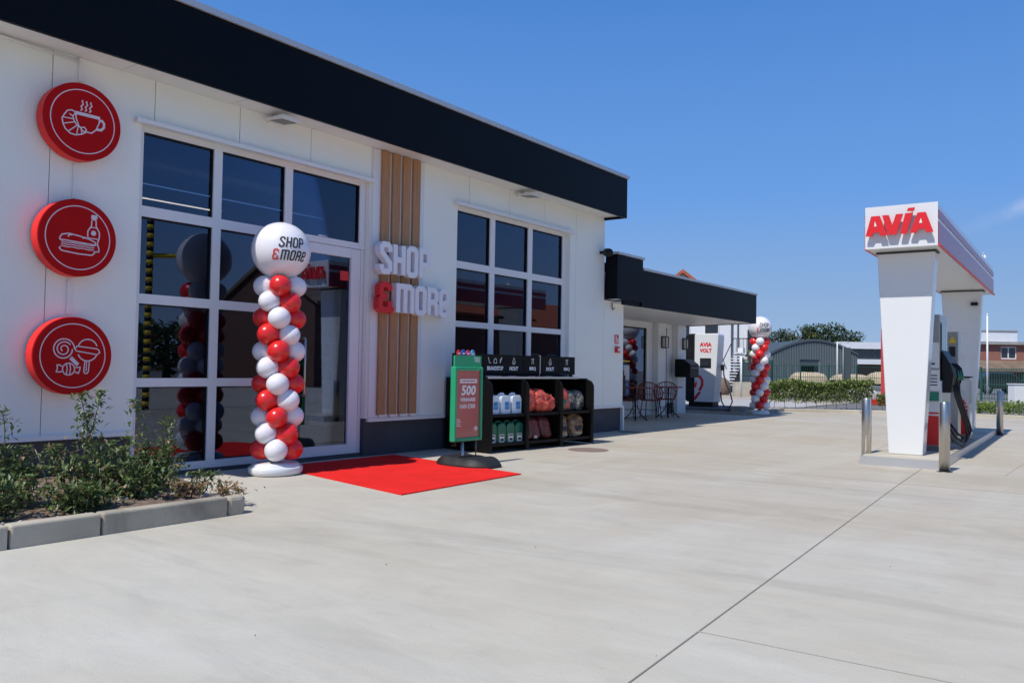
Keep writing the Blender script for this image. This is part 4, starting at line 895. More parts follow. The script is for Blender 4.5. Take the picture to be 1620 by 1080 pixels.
# hoses hang in a long loop on the outer side
t = thing('payment_terminal', MP @ Vector((3.25, .2, .126)), 'slim steel payment terminal with a yellow warning triangle behind the near dispenser', 'terminal', rz=PR)
b = MB(); b.box(3.25, 3.6, .13, .60, .126, 1.90, M=MP); b.build('housing', 'steel', t, bevel=.006)
b = MB(); b.prism([(.15, 1.72), (.27, 1.72), (.21, 1.83)], lambda u, v, d: Vector((3.249 - d, u, v)), .0, .003, M=MP); b.build('warning_triangle', 'yellow', t)
b = MB(); b.box(3.243, 3.249, .17, .26, 1.50, 1.66, M=MP); b.build('screen', 'dark_glass', t)
b = MB(); b.box(3.243, 3.249, .17, .25, 1.38, 1.44, M=MP); b.build('card_slot', 'red', t)
t = thing('fuel_dispenser', MP @ Vector((4.0, .3, .126)), 'low white second dispenser cabinet with a black lid and red AVIA base panel', 'fuel pump', 'fuel dispensers', PR)
b = MB(); b.box(4.0, 4.36, .04, .62, .20, 1.16, M=MP); b.build('housing', 'white_gloss', t, bevel=.008)
b = MB(); b.box(3.97, 4.38, .03, .64, 1.162, 1.185, M=MP); b.build('lid', 'black', t)
b = MB(); b.box(4.0, 4.36, .05, .60, .126, .198, M=MP); b.build('plinth', 'steel_dark', t)
b = MB(); b.box(3.992, 3.999, .075, .61, .21, .64, M=MP); b.build('red_panel', 'red', t); b = MB(); b.box(3.992, 3.999, .075, .61, .665, .69, M=MP); b.build('red_stripe', 'red', t)
b = MB(); text(b, 'AVIA', lambda u, v, d: MP @ Vector((3.998 - d, -u, v)), 0, .004, h=.085, w=.34, x0=-.43, y0=.715, bold=.04); b.build('lettering', 'red_letter', t)
b = MB(); b.box(3.992, 3.999, .1, .3, .95, 1.12, M=MP); b.build('notice', 'print_white', t)
b = MB(); b.box(3.996, 4.34, .034, .0385, .72, 1.12, M=MP); b.build('side_strip', 'steel', t)

# ============================================================ TERRACE FURNITURE
def bistro_table(x, y, label):
    t = thing('bistro_table', (x, y, 0), label, 'table', 'terrace tables')
    MB().lathe([(.36, .765), (.37, .772), (.37, .785), (.36, .79), (0, .79)], (x, y, 0), 32).build('tabletop', 'redbrown', t)
    MB().tube([(x, y, .16), (x, y, .76)], .02, 10).build('column', 'black', t)
    for k in range(4):
        a = k * PI / 2 + .5; c, s_ = math.cos(a), math.sin(a)
        MB().tube([(x + .07 * c, y + .07 * s_, .74), (x + .06 * c, y + .06 * s_, .5), (x + .05 * c, y + .05 * s_, .3), (x + .12 * c, y + .12 * s_, .16), (x + .22 * c, y + .22 * s_, .06), (x + .28 * c, y + .28 * s_, .012)], [.011, .009, .009, .012, .013, .016], 8).build('leg', 'black', t)
        MB().tube([(x + .02 * c, y + .02 * s_, .35), (x + .1 * c, y + .1 * s_, .28), (x + .13 * c, y + .13 * s_, .2), (x + .05 * c, y + .05 * s_, .17)], .007, 6).build('scroll', 'black', t)
    return t
T1 = bistro_table(19.35, 9.42, 'round bistro table with curled black iron legs, the farther one beside the terrace pillar')
dup(T1, (17.6, 9.42, 0), 'round bistro table with curled black iron legs, the nearer one at the white wall corner')
def chair(x, y, rz, label):
    t = thing('terrace_chair', (x, y, 0), label, 'chair', 'red brown wire chairs on the terrace', rz=rz); M = T(x, y, 0, rz)   # faces +x locally
    b = MB(); seat = [(.23 * math.cos(R(a)), .25 * math.sin(R(a)), .45) for a in range(0, 361, 15)]; b.tube(seat, .012, 8, M=M)
    for k in range(-5, 6):
        yy = k * .042; L = .22 * math.sqrt(max(0, 1 - (yy / .25) ** 2)); b.tube([(-L, yy, .45), (0, yy, .435), (L, yy, .45)], .008, 6, M=M)
    b.build('seat', 'redbrown', t)
    b = MB(); top = []
    for a in range(60, 301, 8):
        q = R(a); top.append((.31 * math.cos(q), .31 * math.sin(q), .66 + .24 * max(0, -math.cos(q))))
    b.tube(top, .013, 8, M=M)
    for a in range(70, 291, 12):
        q = R(a); zt = .66 + .24 * max(0, -math.cos(q)); b.tube([(.22 * math.cos(q), .24 * math.sin(q), .455), (.29 * math.cos(q), .29 * math.sin(q), .55), (.31 * math.cos(q), .31 * math.sin(q), zt)], .008, 6, M=M)
    for zf in (.33, .66):
        pts = []
        for a in range(66, 295, 8):
            q = R(a); zt = .66 + .24 * max(0, -math.cos(q)); pts.append(((.24 + .07 * zf) * math.cos(q), (.25 + .06 * zf) * math.sin(q), .455 + (zt - .455) * zf))
        b.tube(pts, .006, 6, M=M)
    b.build('backrest', 'redbrown', t)
    for sx in (-1, 1):
        for sy in (-1, 1): MB().tube([(.17 * sx, .17 * sy, .44), (.23 * sx, .21 * sy, 0)], .011, 8, M=M).build('leg', 'black', t)
    MB().tube([(-.2, -.19, .22), (-.2, .19, .22)], .007, 6, M=M).build('stretcher', 'black', t)
chair(18.75, 9.6, R(10), 'red brown wire armchair at the farther terrace table, on its near side')
chair(19.85, 9.75, R(200), 'red brown wire armchair beyond the farther terrace table')
chair(17.95, 9.85, R(215), 'red brown wire armchair behind the nearer terrace table')

# ============================================================ CHARGER
CX_ = 27.0; CR = R(4); MC = T(23.4, 9.80, .13, CR) @ Matrix.Scale(.90, 4)
sheet('charger_plinth', 'asphalt', [(22.75, 9.3), (24.9, 9.3), (25.1, 12.4), (22.95, 12.4)], .13, .15)
t = thing('electric_car_charger', (23.4, 9.8, .13), 'tall white and black electric car charger with red lettering and a hanging cable', 'charger', rz=CR)
prof = [(.10, .16), (.80, .16), (.80, 2.40), (.74, 2.44), (.02, 2.44), (-.02, 2.40), (-.02, 2.32)]
b = MB(); b.prism(prof, lambda u, v, d: Vector((d, u, v)), 0, .62, M=MC); b.build('white_shell', 'white_gloss', t, bevel=.02)
b = MB(); b.prism([(.802, .16), (1.06, .16), (1.10, .22), (1.12, 2.30), (1.06, 2.40), (.95, 2.44), (.802, 2.44)], lambda u, v, d: Vector((d, u, v)), -.03, .70, M=MC); b.build('black_shell', 'black', t, bevel=.03)
b = MB(); b.box(.04, .6, .16, 1.0, .0, .158, M=MC); b.build('foot', 'black', t)
b = MB(); b.box(-.022, -.001, .22, .60, 1.30, 1.62, M=MC); o = b.build('screen_surround', 'black', t, bevel=.01); b = MB(); b.box(-.026, -.0225, .27, .55, 1.36, 1.57, M=MC); b.build('screen', 'dark_glass', o)
cf = lambda u, v, d: MC @ Vector((-.001 - d, -u, v))
b = MB(); text(b, 'AVIA', cf, 0, .004, h=.14, w=.42, x0=-.62, y0=2.00, bold=.05); text(b, 'VOLT', cf, 0, .004, h=.14, w=.42, x0=-.62, y0=1.80, bold=.05); b.build('lettering', 'red_letter', t)
b = MB(); b.ribbon([(-.80, 1.00), (-.72, 1.02), (-.60, 1.0), (-.52, .88), (-.52, .72), (-.58, .60), (-.62, .54)], .09, cf, 0, .003); b.prism([(-.64, .50), (-.55, .50), (-.74, .22), (-.80, .22), (-.80, .30)], cf, 0, .003); b.prism([(-.80, .82), (-.76, .78), (-.70, .86), (-.72, .66), (-.80, .60)], cf, 0, .0035); b.build('pin_emblem', 'red_letter', t)
b = MB(); b.tube([(.3, -.03, 1.30), (.3, -.10, 1.28), (.28, -.12, 1.1), (.25, -.2, .8), (.2, -.38, .45), (.2, -.44, .2), (.2, -.36, .02), (.22, -.18, .0), (.25, -.06, .2), (.3, -.01, .5)], .022, 10, M=MC); b.build('cable', 'rubber', t)
b = MB(); b.box(.22, .38, -.12, -.02, 1.22, 1.42, M=MC); b.build('plug_holder', 'black', t, bevel=.02)
t = thing('sign_post', (24.3, 9.06, 0), 'thin black square post standing at the kerb beside the distant balloon column', 'post')
box(24.27, 24.33, 9.03, 9.09, 0, 2.1).build('pole', 'black', t); box(24.2, 24.4, 8.96, 9.16, 0, .03).build('foot', 'black', t)
# kerb planter end of brickish stone
tag(box(22.9, 23.5, 8.9, 9.2, 0, .2).build('stone_block', 'kerbstone', loc=(22.9, 9.1, 0), bevel=.02), 'low grey stone kerb block beside the distant balloon column', 'stone block')

# ============================================================ FOLIAGE
def leaf(mb, p, d, L, wd, up=None):
    d = d.normalized(); s_ = d.cross(Vector((0, 0, 1)) if abs(d.z) < .95 else Vector((1, 0, 0))).normalized()
    if up: s_ = (s_ + up).normalized()
    n = s_.cross(d).normalized()
    a = p; m1 = p + d * L * .5 + s_ * wd * .5 + n * wd * .18; m2 = p + d * L * .5 - s_ * wd * .5 + n * wd * .18; e = p + d * L; c = p + d * L * .5
    k = len(mb.v); mb.v += [a, m1, e, m2, c]; mb.f += [(k, k + 1, k + 4), (k + 1, k + 2, k + 4), (k + 2, k + 3, k + 4), (k + 3, k, k + 4)]; mb.sm += [False] * 4
def rdir(rn, zb=0.): return Vector((rn.gauss(0, 1), rn.gauss(0, 1), rn.gauss(0, 1) + zb)).normalized()
def shrub(loc, label, h, w_, stems, nl, seed, lm='leaf', tall=(), grp='young shrubs in the planting bed', name='shrub', ls=.054):
    rn = random.Random(seed); t = thing(name, loc, label, 'shrub', grp); x0, y0, z0 = loc; sm = MB(); lb = MB(); dr = MB()
    paths = [(rn.uniform(-1, 1) * w_ * .75, rn.uniform(-1, 1) * w_ * .75, h * rn.uniform(.45, .9)) for _ in range(stems)] + list(tall)
    for (dx, dy, hh) in paths:
        pts = []; n = 7; bx_, by_ = rn.uniform(-.08, .08), rn.uniform(-.08, .08); wb = rn.uniform(-.04, .04)
        for i in range(n + 1): f = i / n; pts.append(Vector((x0 + bx_ + dx * f ** 1.2 + wb * math.sin(f * 5), y0 + by_ + dy * f ** 1.2, z0 - .03 + hh * f * (1.0 if (dx, dy, hh) in tall else (1.1 - .25 * f)))))
        sm.tube(pts, [.006 * (1 - .7 * i / n) + .0012 for i in range(n + 1)], 5)
        cnt = int(nl * 1.3 * (hh / h) ** .6)
        for _ in range(cnt):
            f = rn.uniform(.12, 1) if (dx, dy, hh) not in tall else 1 - rn.random() ** 1.6 * .95
            i = min(n - 1, int(f * n)); p = pts[i].lerp(pts[i + 1], f * n - i); sp = (1 - f) * .09 + .025
            q = p + Vector((rn.gauss(0, sp), rn.gauss(0, sp), rn.gauss(0, sp * .6)))
            if q.z < z0: q.z = z0 + .02
            L = ls * rn.uniform(.6, 1.3); leaf(lb if rn.random() < .93 else dr, q, rdir(rn, .35), L, L * rn.uniform(.38, .55))
        for k in range(8): a = k * PI / 4 + rn.random(); leaf(lb, pts[-1], Vector((math.cos(a), math.sin(a), .35)), ls * 1.25, ls * .5)
    sm.build('stems', 'plant_stem', t); lb.build('foliage', lm, t)
    if dr.v: dr.build('dry_leaves', 'leaf_dry', t)
    return t
shrub((3.88, 6.75, .11), 'bushy green shrub at the foot of the entrance window in the bed', .60, .34, 15, 95, 2, tall=[(-.22, -.05, .78), (.1, -.02, .62)])
shrub((3.28, 6.62, .12), 'green shrub with the two tallest upright stems under the sweets sign', .60, .30, 13, 85, 5, tall=[(-.18, -.1, .84), (.06, -.05, .86), (-.05, 0, .66)])
shrub((3.58, 6.35, .12), 'low green shrub in the middle of the bed between the two tall ones', .40, .28, 11, 75, 8)
shrub((2.72, 6.62, .12), 'green shrub at the left edge of the picture against the dark plinth', .60, .30, 14, 95, 11, tall=[(-.1, 0, .72)])
shrub((2.95, 6.1, .12), 'low sprawling green shrub at the bottom left behind the kerb', .30, .30, 12, 70, 14)
shrub((2.35, 6.15, .12), 'leafy shrub partly cut by the left picture edge behind the kerb', .45, .3, 12, 80, 17)
shrub((4.22, 6.55, .09), 'small sparse green shrub at the right end of the bed soil', .22, .15, 5, 32, 20)
shrub((4.22, 6.12, .08), 'small wilting shrub with pinkish dry leaves at the kerb end', .16, .16, 5, 22, 23, lm='leaf_dry')
shrub((3.95, 6.3, .1), 'tiny half dry seedling in front of the bushy window shrub', .16, .14, 5, 22, 26, lm='leaf_dry')
b = MB(); b.tube([(3.08, 6.9, .1), (3.1, 6.9, .25), (3.04, 6.88, .42), (3.0, 6.88, .5)], [.008, .007, .005, .003], 6); tag(b.build('dry_stem', 'tarp', loc=(3.08, 6.9, .1)), 'single bare dry stem in the bed against the dark plinth', 'stem')
rn = random.Random(4); b = MB()
for _ in range(420):
    x = rn.uniform(1.5, 4.4); y = rn.uniform(5.83, 7.2); z = bedz(x, y)
    if z > .03: leaf(b, Vector((x, y, z + .008)), Vector((rn.gauss(0, 1), rn.gauss(0, 1), .15)), rn.uniform(.02, .05), .014)
stuff(tag(b.build('leaf_litter', 'leaf_dry'), 'dry brown leaves scattered over the bed soil', 'leaf litter'))
b = MB()
for _ in range(200):
    x = rn.uniform(1.5, 4.5); y = rn.uniform(5.85, 7.9); z = bedz(x, y)
    if z > .0: r = rn.uniform(.008, .028); b.ball((x, y, z + r * .3), r, 6, sz=.7)
stuff(tag(b.build('gravel', 'soilpale'), 'small pale stones on the bed soil', 'gravel'))
# a few marks lying on the slab
rn = random.Random(9); b = MB()
for px_, py_ in ((2.05, 2.35), (1.75, 1.95), (3.2, 1.6), (4.6, 3.2), (2.9, 2.6), (5.6, 1.2), (3.6, 3.6), (6.5, 2.9), (2.3, 3.1)):
    r = rn.uniform(.002, .0045); b.ball((px_, py_, r * .8), r, 6)
stuff(tag(b.build('grit', 'joint'), 'tiny pebbles scattered on the concrete forecourt', 'grit'))

mat('tyre', (.43, .415, .375), .9)
tm = MB()
for r_ in range(5):
    for k in range(9):
        c = Vector((1.62 + k * .055 + r_ * .012, 1.60 + k * .022 - r_ * .05 + .4, 0)); d = Vector((.012, -.03, 0))
        tm.ribbon([(c.x, c.y), (c.x + d.x, c.y + d.y)], .022, lambda u, v, d_: Vector((u, v, d_)), .001, .0025)
struct(tm.build('tyre_mark', 'tyre'))

# ============================================================ HEDGE AND GROUND COVER BEYOND THE FORECOURT
def mass(name, label, pts, h, wd, n, lm, seed, ls=.07, bare=True, z0=.05, hv=.2):
    rn = random.Random(seed); P = [Vector((*p, z0)) for p in pts]; c = sum(P, Vector()) / len(P); t = thing(name, (c.x, c.y, z0), label, 'hedge' if 'hedge' in name else 'ground cover'); lb = MB(); sm = MB()
    seg = [(a, b_) for a, b_ in zip(P, P[1:])]; tot = sum((b_ - a).length for a, b_ in seg)
    for a, b_ in seg:
        L = (b_ - a).length; d = (b_ - a).normalized(); s_ = Vector((-d.y, d.x, 0)); m_ = int(n * L / tot)
        for _ in range(m_):
            f = rn.random(); p = a + d * L * f; hh = h * (1 - hv + hv * 1.6 * noise.noise(Vector((p.x * 1.3, p.y * 1.3, seed))) + hv * .5 * noise.noise(Vector((p.x * 4, p.y * 4, seed))))
            lo = h * .22 if bare else 0; zz = lo + (hh - lo) * rn.random() ** .8; ww = wd * (.6 + .4 * noise.noise(Vector((p.x * 3, zz * 4, seed))))
            q = p + s_ * rn.uniform(-1, 1) * ww + Vector((0, 0, zz)); LL = ls * rn.uniform(.6, 1.4); leaf(lb, q, rdir(rn, .3), LL, LL * .5)
        if bare:
            k = int(L / .3)
            for i in range(k): p = a + d * L * (i + .5) / k; sm.tube([p, p + Vector((rn.uniform(-.05, .05), rn.uniform(-.05, .05), h * .5))], .008, 5)
    lb.build('foliage', lm, t)
    if bare: sm.build('stems', 'plant_stem', t)
    return t
mass('hedge', 'leafy young hedge row on bare stems behind the far kerb', [(26.4, 9.3), (27.2, 8.2), (28.2, 6.6)], .98, .33, 9000, 'leaf_hedge', 3, .085, hv=.12)
mass('hedge', 'thinner right end of the hedge beside the red sign foot', [(28.3, 6.45), (28.85, 5.65)], .72, .28, 1500, 'leaf_hedge', 5, .08, hv=.3)
mass('ground_cover', 'low lime green ground cover behind the far bollard', [(28.9, 4.6), (28.7, 3.2), (29.3, .6), (29.8, -3)], .45, .6, 9500, 'leaf_lime', 7, .08, False)
# red sign foot
t = thing('totem_sign', far(1400, 33), 'tall red sign column with a wide red foot seen behind the white pump column', 'sign')
p = far(1403, 33); q = far(1386, 33)
b = MB(); M = T(p.x, p.y, 0, R(-55)); b.box(-.15, .40, -.2, .2, 0.22, 3.0, M=M); b.build('column', 'red', t); b = MB(); b.box(-.75, .40, -.24, .24, 0.0, .2, M=M); b.build('foot', 'red', t)

# ============================================================ DISTANT BACKGROUND
A0 = math.atan2(F_.y, F_.x)
def mfar(px, d, rz=0.): p = far(px, d); return T(p.x, p.y, 0, A0 - PI / 2 + rz)      # local x to the right, y away
# grey corrugated warehouse with a shallow barrel roof
D = 100.; M = mfar(1288, D); t = thing('warehouse', far(1288, D), 'grey corrugated warehouse with a shallow curved roof and dark doorway', 'warehouse', rz=A0 - PI / 2)
corrug('corr_x', 'X', 1.35, .25)
def arch(n=20, x0=-5.25, x1=5.25, ze=3.35, zc=5.0): return [(x0 + (x1 - x0) * i / n, ze + (zc - ze) * (1 - (abs(-1 + 2 * i / n)) ** 1.8)) for i in range(n + 1)]
ar = arch()
b = MB()
def wallpoly(x0, x1, z0): 
    pts = [(x, z) for x, z in ar if x0 <= x <= x1]
    def zt(x):
        for (a, za), (c, zc) in zip(ar, ar[1:]):
            if a <= x <= c: return za + (zc - za) * (x - a) / (c - a)
    pts = [(x0, zt(x0))] + [p for p in pts if x0 + .01 < p[0] < x1 - .01] + [(x1, zt(x1))]
    return [(x0, z0), (x1, z0)] + pts[::-1]
for (x0, x1, z0) in ((-5.2, -1.7, 0), (-1.7, .55, 2.75), (.55, 5.2, 0)): b.prism(wallpoly(x0, x1, z0), lambda u, v, d: M @ Vector((u, d, v)), 0, .15)
# corrugation as real ribs
for i in range(52):
    x = -5.1 + i * .2
    z0 = 2.8 if -1.75 < x < .6 else 0
    zt = 3.35 + 1.65 * (1 - abs(x / 5.25) ** 1.8) - .05; b.box(x, x + .08, -.14, -.001, z0, zt, M=M)
b.build('wall', 'corr', t)
b = MB(); outer = ar + [(x, z + .28) for x, z in ar[::-1]]; b.prism(outer, lambda u, v, d: M @ Vector((u, d, v)), -.25, 22); b.build('roof', 'corr_dark', t)
b = MB(); b.box(-1.7, .55, 1.5, 1.6, 0, 3, M=M); b.build('doorway_shade', 'black_matt', t); b = MB(); b.box(-1.7, .55, .05, .1, 2.1, 2.75, M=M); b.build('door', 'corr_dark', t)
b = MB(); b.box(-5.2, -5.05, .2, 22, 0, 3.3, M=M); b.box(5.05, 5.2, .2, 22, 0, 3.3, M=M); b.build('side_wall', 'corr', t)
# flat building between warehouse and pump
M = mfar(1377, 118); t = thing('flat_roofed_building', far(1377, 118), 'two storey building with white roof bands and brown brick wall behind the pump column', 'building', rz=A0 - PI / 2)
b = MB(); b.box(-3.2, 9, 0, 12, 0, 2.55, M=M); b.build('wall', 'brick_brown', t); b = MB(); b.box(-3.3, 9, -.8, 12, 2.55, 3.25, M=M); b.build('lower_band', 'render_white', t)
b = MB(); b.box(-4.0, 9, .6, 12, 3.25, 4.75, M=M); b.build('wall', 'corr_dark', t)
for x in (-3.4, -1.9, -.4, 1.2): b = MB(); b.box(x, x + 1.2, .55, .598, 3.5, 4.6, M=M); b.build('window', 'dark_glass', t)
b = MB(); b.box(-4.2, 1.4, -.2, 12.2, 4.75, 5.7, M=M); b.build('roof_band', 'render_white', t); b = MB(); b.box(1.41, 9, -.1, 12, 4.75, 5.5, M=M); b.build('roof_band', 'corr', t)
# brick building on the right
M = mfar(1590, 110); t = thing('brick_building', far(1590, 110), 'red brick building with a white roof box and white framed window at the right edge', 'building', rz=A0 - PI / 2)
b = MB()
b.box(-6, -.55, 0, 14, 0, 5.35, M=M); b.box(-.55, 1.55, 0, 14, 0, 3.45, M=M); b.box(-.55, 1.55, 0, 14, 5.1, 5.35, M=M); b.box(1.55, 9, 0, 14, 0, 5.35, M=M); b.build('wall', 'brick_red', t)
b = MB(); b.box(-.55, 1.55, .1, .2, 3.45, 3.6, M=M); b.box(-.55, 1.55, .1, .2, 4.98, 5.1, M=M); b.box(-.55, -.43, .1, .2, 3.6, 4.98, M=M); b.box(1.43, 1.55, .1, .2, 3.6, 4.98, M=M); b.box(.42, .56, .1, .2, 3.6, 4.98, M=M); o = b.build('window', 'white', t)
b = MB(); b.box(-.43, .42, .15, .16, 3.6, 4.98, M=M); b.box(.56, 1.43, .15, .16, 3.6, 4.98, M=M); b.build('pane', 'dark_glass', o)
b = MB(); b.box(-6.3, 9, -.5, 14, 5.36, 5.75, M=M); b.build('roof_edge', 'roofgrey', t)
b = MB(); b.box(-4, 2.0, .6, 9, 5.76, 7.15, M=M); b.build('roof_box', 'render_white', t); b = MB(); b.box(-4.1, 2.1, .5, 9.1, 7.152, 7.3, M=M); b.build('roof_box_edge', 'roofgrey', t)
b = MB(); b.prism([(-3.2, 2.0), (-3.2, 1.75), (-.01, 2.9), (-.01, 3.25)], lambda u, v, d: M @ Vector((d, u, v)), -6.3, 9); b.build('lean_to_roof', 'brown_roof', t)
for x in (-5.5, -2.5, .5, 3.5): b = MB(); b.box(x, x + .18, -3.1, -2.9, 0, 1.9, M=M); b.build('roof_post', 'fence_green', t)
# white house with outdoor stairs
D = 50.; M = mfar(1140, D, R(-6)); t = thing('white_house', far(1140, D), 'white rendered house with outdoor stairs behind the charger', 'house', rz=A0 - PI / 2 - R(6))
b = MB(); b.box(-3.0, .70, 0, 10, 0, 6.0, M=M); b.box(.70, 2.1, .15, 10, 0, 4.6, M=M); b.box(-6.5, -3.0, 1.5, 10, 0, 6.0, M=M); b.build('wall', 'render_white', t)
b = MB(); b.box(-2.6, .85, -.3, 10.2, 6.0, 6.2, M=M); b.build('roof', 'roofgrey', t)
b = MB(); b.prism([(-3.6, 6.0), (-.6, 6.0), (-2.1, 7.35)], lambda u, v, d: M @ Vector((u, d, v)), 2, 10); b.build('gable', 'roofgrey', t)
b = MB(); b.prism([(-3.8, 6.0), (-2.1, 7.37), (-2.1, 7.6), (-4.0, 6.1)], lambda u, v, d: M @ Vector((u, d, v)), 1.8, 10.2); b.prism([(-2.098, 7.37), (-.4, 6.0), (-.2, 6.1), (-2.098, 7.6)], lambda u, v, d: M @ Vector((u, d, v)), 1.8, 10.2); b.build('tiled_roof', 'tile_red', t)
for x, z0, z1, wd in ((-1.0, 2.6, 4.4, .9), (1.5, 2.2, 3.8, .8), (-2.6, 2.6, 4.2, .8)):
    b = MB(); b.box(x, x + wd, -.03, -.001, z0, z1, M=M); o = b.build('window', 'white', t); b = MB(); b.box(x + .07, x + wd - .07, -.05, -.031, z0 + .07, z1 - .07, M=M); b.build('pane', 'dark_glass', o)
b = MB(); b.box(.55, 1.1, -.04, -.001, 0.1, 1.2, M=M); b.build('door', 'black_matt', t)
b = MB(); b.box(-.05, 0, -.6, -.002, 2.35, 2.40, M=M); b.build('sill', 'black', t)
# stairs: a thing fixed to the house
for i in range(14):
    f = i / 13; b = MB(); b.box(-.55 + 1.15 * f, .15 + 1.15 * f, -2.6 + 1.3 * f, -2.2 + 1.3 * f + .1, .06 + 2.2 * f, .12 + 2.2 * f, M=M); b.build('step', 'render_white', t)
b = MB(); b.tube([M @ Vector((-.6, -2.4, .95)), M @ Vector((.6, -1.1, 3.15)), M @ Vector((1.6, -1.1, 3.15))], .03, 6); b.tube([M @ Vector((-.6, -2.4, .0)), M @ Vector((-.6, -2.4, .95))], .03, 6); b.tube([M @ Vector((1.6, -1.1, 2.2)), M @ Vector((1.6, -1.1, 3.15))], .03, 6)
for k in range(5): b.tube([M @ Vector((.75 + k * .2, -1.1, 2.2)), M @ Vector((.75 + k * .2, -1.1, 3.15))], .015, 5)
b.build('railing', 'black', t)
b = MB(); b.box(.6, 2.3, -1.2, -.1, 2.1, 2.2, M=M); b.build('landing', 'corr_dark', t)
for x in (.42, .78): b = MB(); b.box(x, x + .10, -1.3, -1.2, 0, 4.4, M=M); b.build('stair_post', 'corr_dark', t)
b = MB(); b.box(1.55, 2.0, -.5, -.42, 2.0, 2.5, M=M); tag(b.build('hanging_sign', 'yellow' if False else 'leaf_lime', loc=far(1184, 49, 2)), 'small lime green sign on the white house wall by the balloon column', 'sign')
b = MB(); b.box(1.55, 2.0, -.5, -.42, 1.3, 1.98, M=M); tag(b.build('hanging_sign', 'red', loc=far(1184, 49, 1.3)), 'small red sign under the lime one on the white house', 'sign')
# low walls by the house
for px, dd, ww, hh, lb in ((1163, 40, 1.5, .7, 'low pale concrete block by the lamp post behind the charger'),):
    M = mfar(px + 8, dd); b = MB(); b.box(-.2, ww, 0, .6, -.02, hh, M=M); tag(b.build('concrete_block', 'kerbstone', loc=far(px, dd)), lb, 'block')
p = far(1173, 40); t = thing('lamp_post', p, 'slim white low lamp post in front of the white house', 'lamp'); MB().tube([p, p + Vector((0, 0, 2.1))], .04, 8).build('pole', 'white', t); MB().box(p.x - .13, p.x + .13, p.y - .13, p.y + .13, 2.1, 2.35).build('head', 'white', t)
M = mfar(1140, 43); b = MB(); b.ball(M @ Vector((0.1, 0, .35)), .45, 14, sz=1.2); tag(b.build('covered_heap', 'brown_roof', loc=far(1140, 43)), 'dark covered heap at the foot of the outdoor stairs', 'heap')
# trees
def tree(px, d, zt, wd, label, lm, seed, n=1500, col=False, z0=.3, grp='trees behind the warehouse'):
    rn = random.Random(seed); p = far(px, d); t = thing('tree', p, label, 'tree', grp)
    b = MB(); b.tube([p, p + Vector((0, 0, zt * .5)), p + Vector((.2, .1, zt * .85))], [wd * .06, wd * .04, wd * .012], 7)
    cl = []
    for k in range(14):
        a = rn.uniform(0, 2 * PI); z = zt * rn.uniform(z0 + .08, .9); rr = wd * .5 * (1 - ((z / zt - .5) / .62) ** 2) * rn.uniform(.3, .95)
        c = p + Vector((math.cos(a) * rr, math.sin(a) * rr, z)); cl.append((c, wd * rn.uniform(.13, .26))); b.tube([p + Vector((0, 0, z * .6)), c], [wd * .015, wd * .006], 5)
    b.build('trunk', 'bark', t); cl.append((p + Vector((0, 0, zt * .9)), wd * .16)); lb = MB()
    for _ in range(n):
        c, r = rn.choice(cl); v = rdir(rn) * r * rn.uniform(.55, 1.05) ; v.z *= 1.1
        q = c + v; 
        if q.z > zt: q.z = zt - rn.random() * .4
        L = wd * .075 * rn.uniform(.6, 1.3); leaf(lb, q, rdir(rn), L, L * .6)
    lb.build('crown', lm, t)
K = 'leaf_tree'
for i, (px, top, wd, lb, lm) in enumerate(((1236, 521, 3.6, 'rounded dark green tree right of the far balloon', K), (1252, 524, 3.0, 'low pale green tree behind the left part of the warehouse roof', 'leaf_gold'), (1267, 512, 1.3, 'thin pointed dark conifer behind the warehouse', K),
    (1275, 524, 4., 'yellowish tree behind the middle of the warehouse roof', 'leaf_gold'), (1283, 514, 4.4, 'dark green tree left of the three tallest trees', K), (1299, 512, 4.6, 'tall dark green tree above the warehouse roof peak', K), (1317, 513, 4.4, 'tall dark green tree right of the roof peak', K),
    (1331, 518, 4.0, 'dark green tree above the right half of the warehouse', K), (1344, 524, 4.2, 'lower dark green tree above the warehouse corner', K), (1352, 533, 3.2, 'lowest dark tree left of the white banded building', K), (1218, 527, 4., 'dark tree directly behind the far balloon column', K))):
    d = 150.; tree(px, d, farz(px, top, d), wd * 1.5, lb, lm, 50 + i, 1500)
# green mesh fence and posts
def fence(px0, d0, px1, d1, h, step, label, bars):
    a = far(px0, d0); c = far(px1, d1); t = thing('fence', a, label, 'fence', rz=0.); d = c - a; L = d.length; d.normalize(); rz = math.atan2(d.y, d.x); M = T(a.x, a.y, 0, rz)
    n = max(1, round(L / step))
    for i in range(n + 1): b = MB(); b.box(i * L / n - .04, i * L / n + .04, -.04, .04, 0, h + .08, M=M); b.build('post', 'fence_green', t)
    for i in range(n):
        b = MB(); x0, x1 = i * L / n + .045, (i + 1) * L / n - .045
        for k in range(int((x1 - x0) / bars) + 1): b.box(x0 + k * bars, x0 + k * bars + .022, -.008, .008, .06, h, M=M)
        for z in (.1, h * .5, h - .04): b.box(x0, x1, -.016, -.009, z, z + .04, M=M)
        b.build('panel', 'fence_green', t)
fence(1222, 62, 1400, 62, 1.75, 2.4, 'green mesh fence with posts in front of the warehouse', .16)
fence(1552, 40, 1640, 38, 1.55, 2.4, 'dark green palisade fence right of the pump behind the ground cover', .11)
fence(1175, 46, 1222, 50, 1.9, 1.7, 'dark green fence panels behind the distant balloon column', .10)
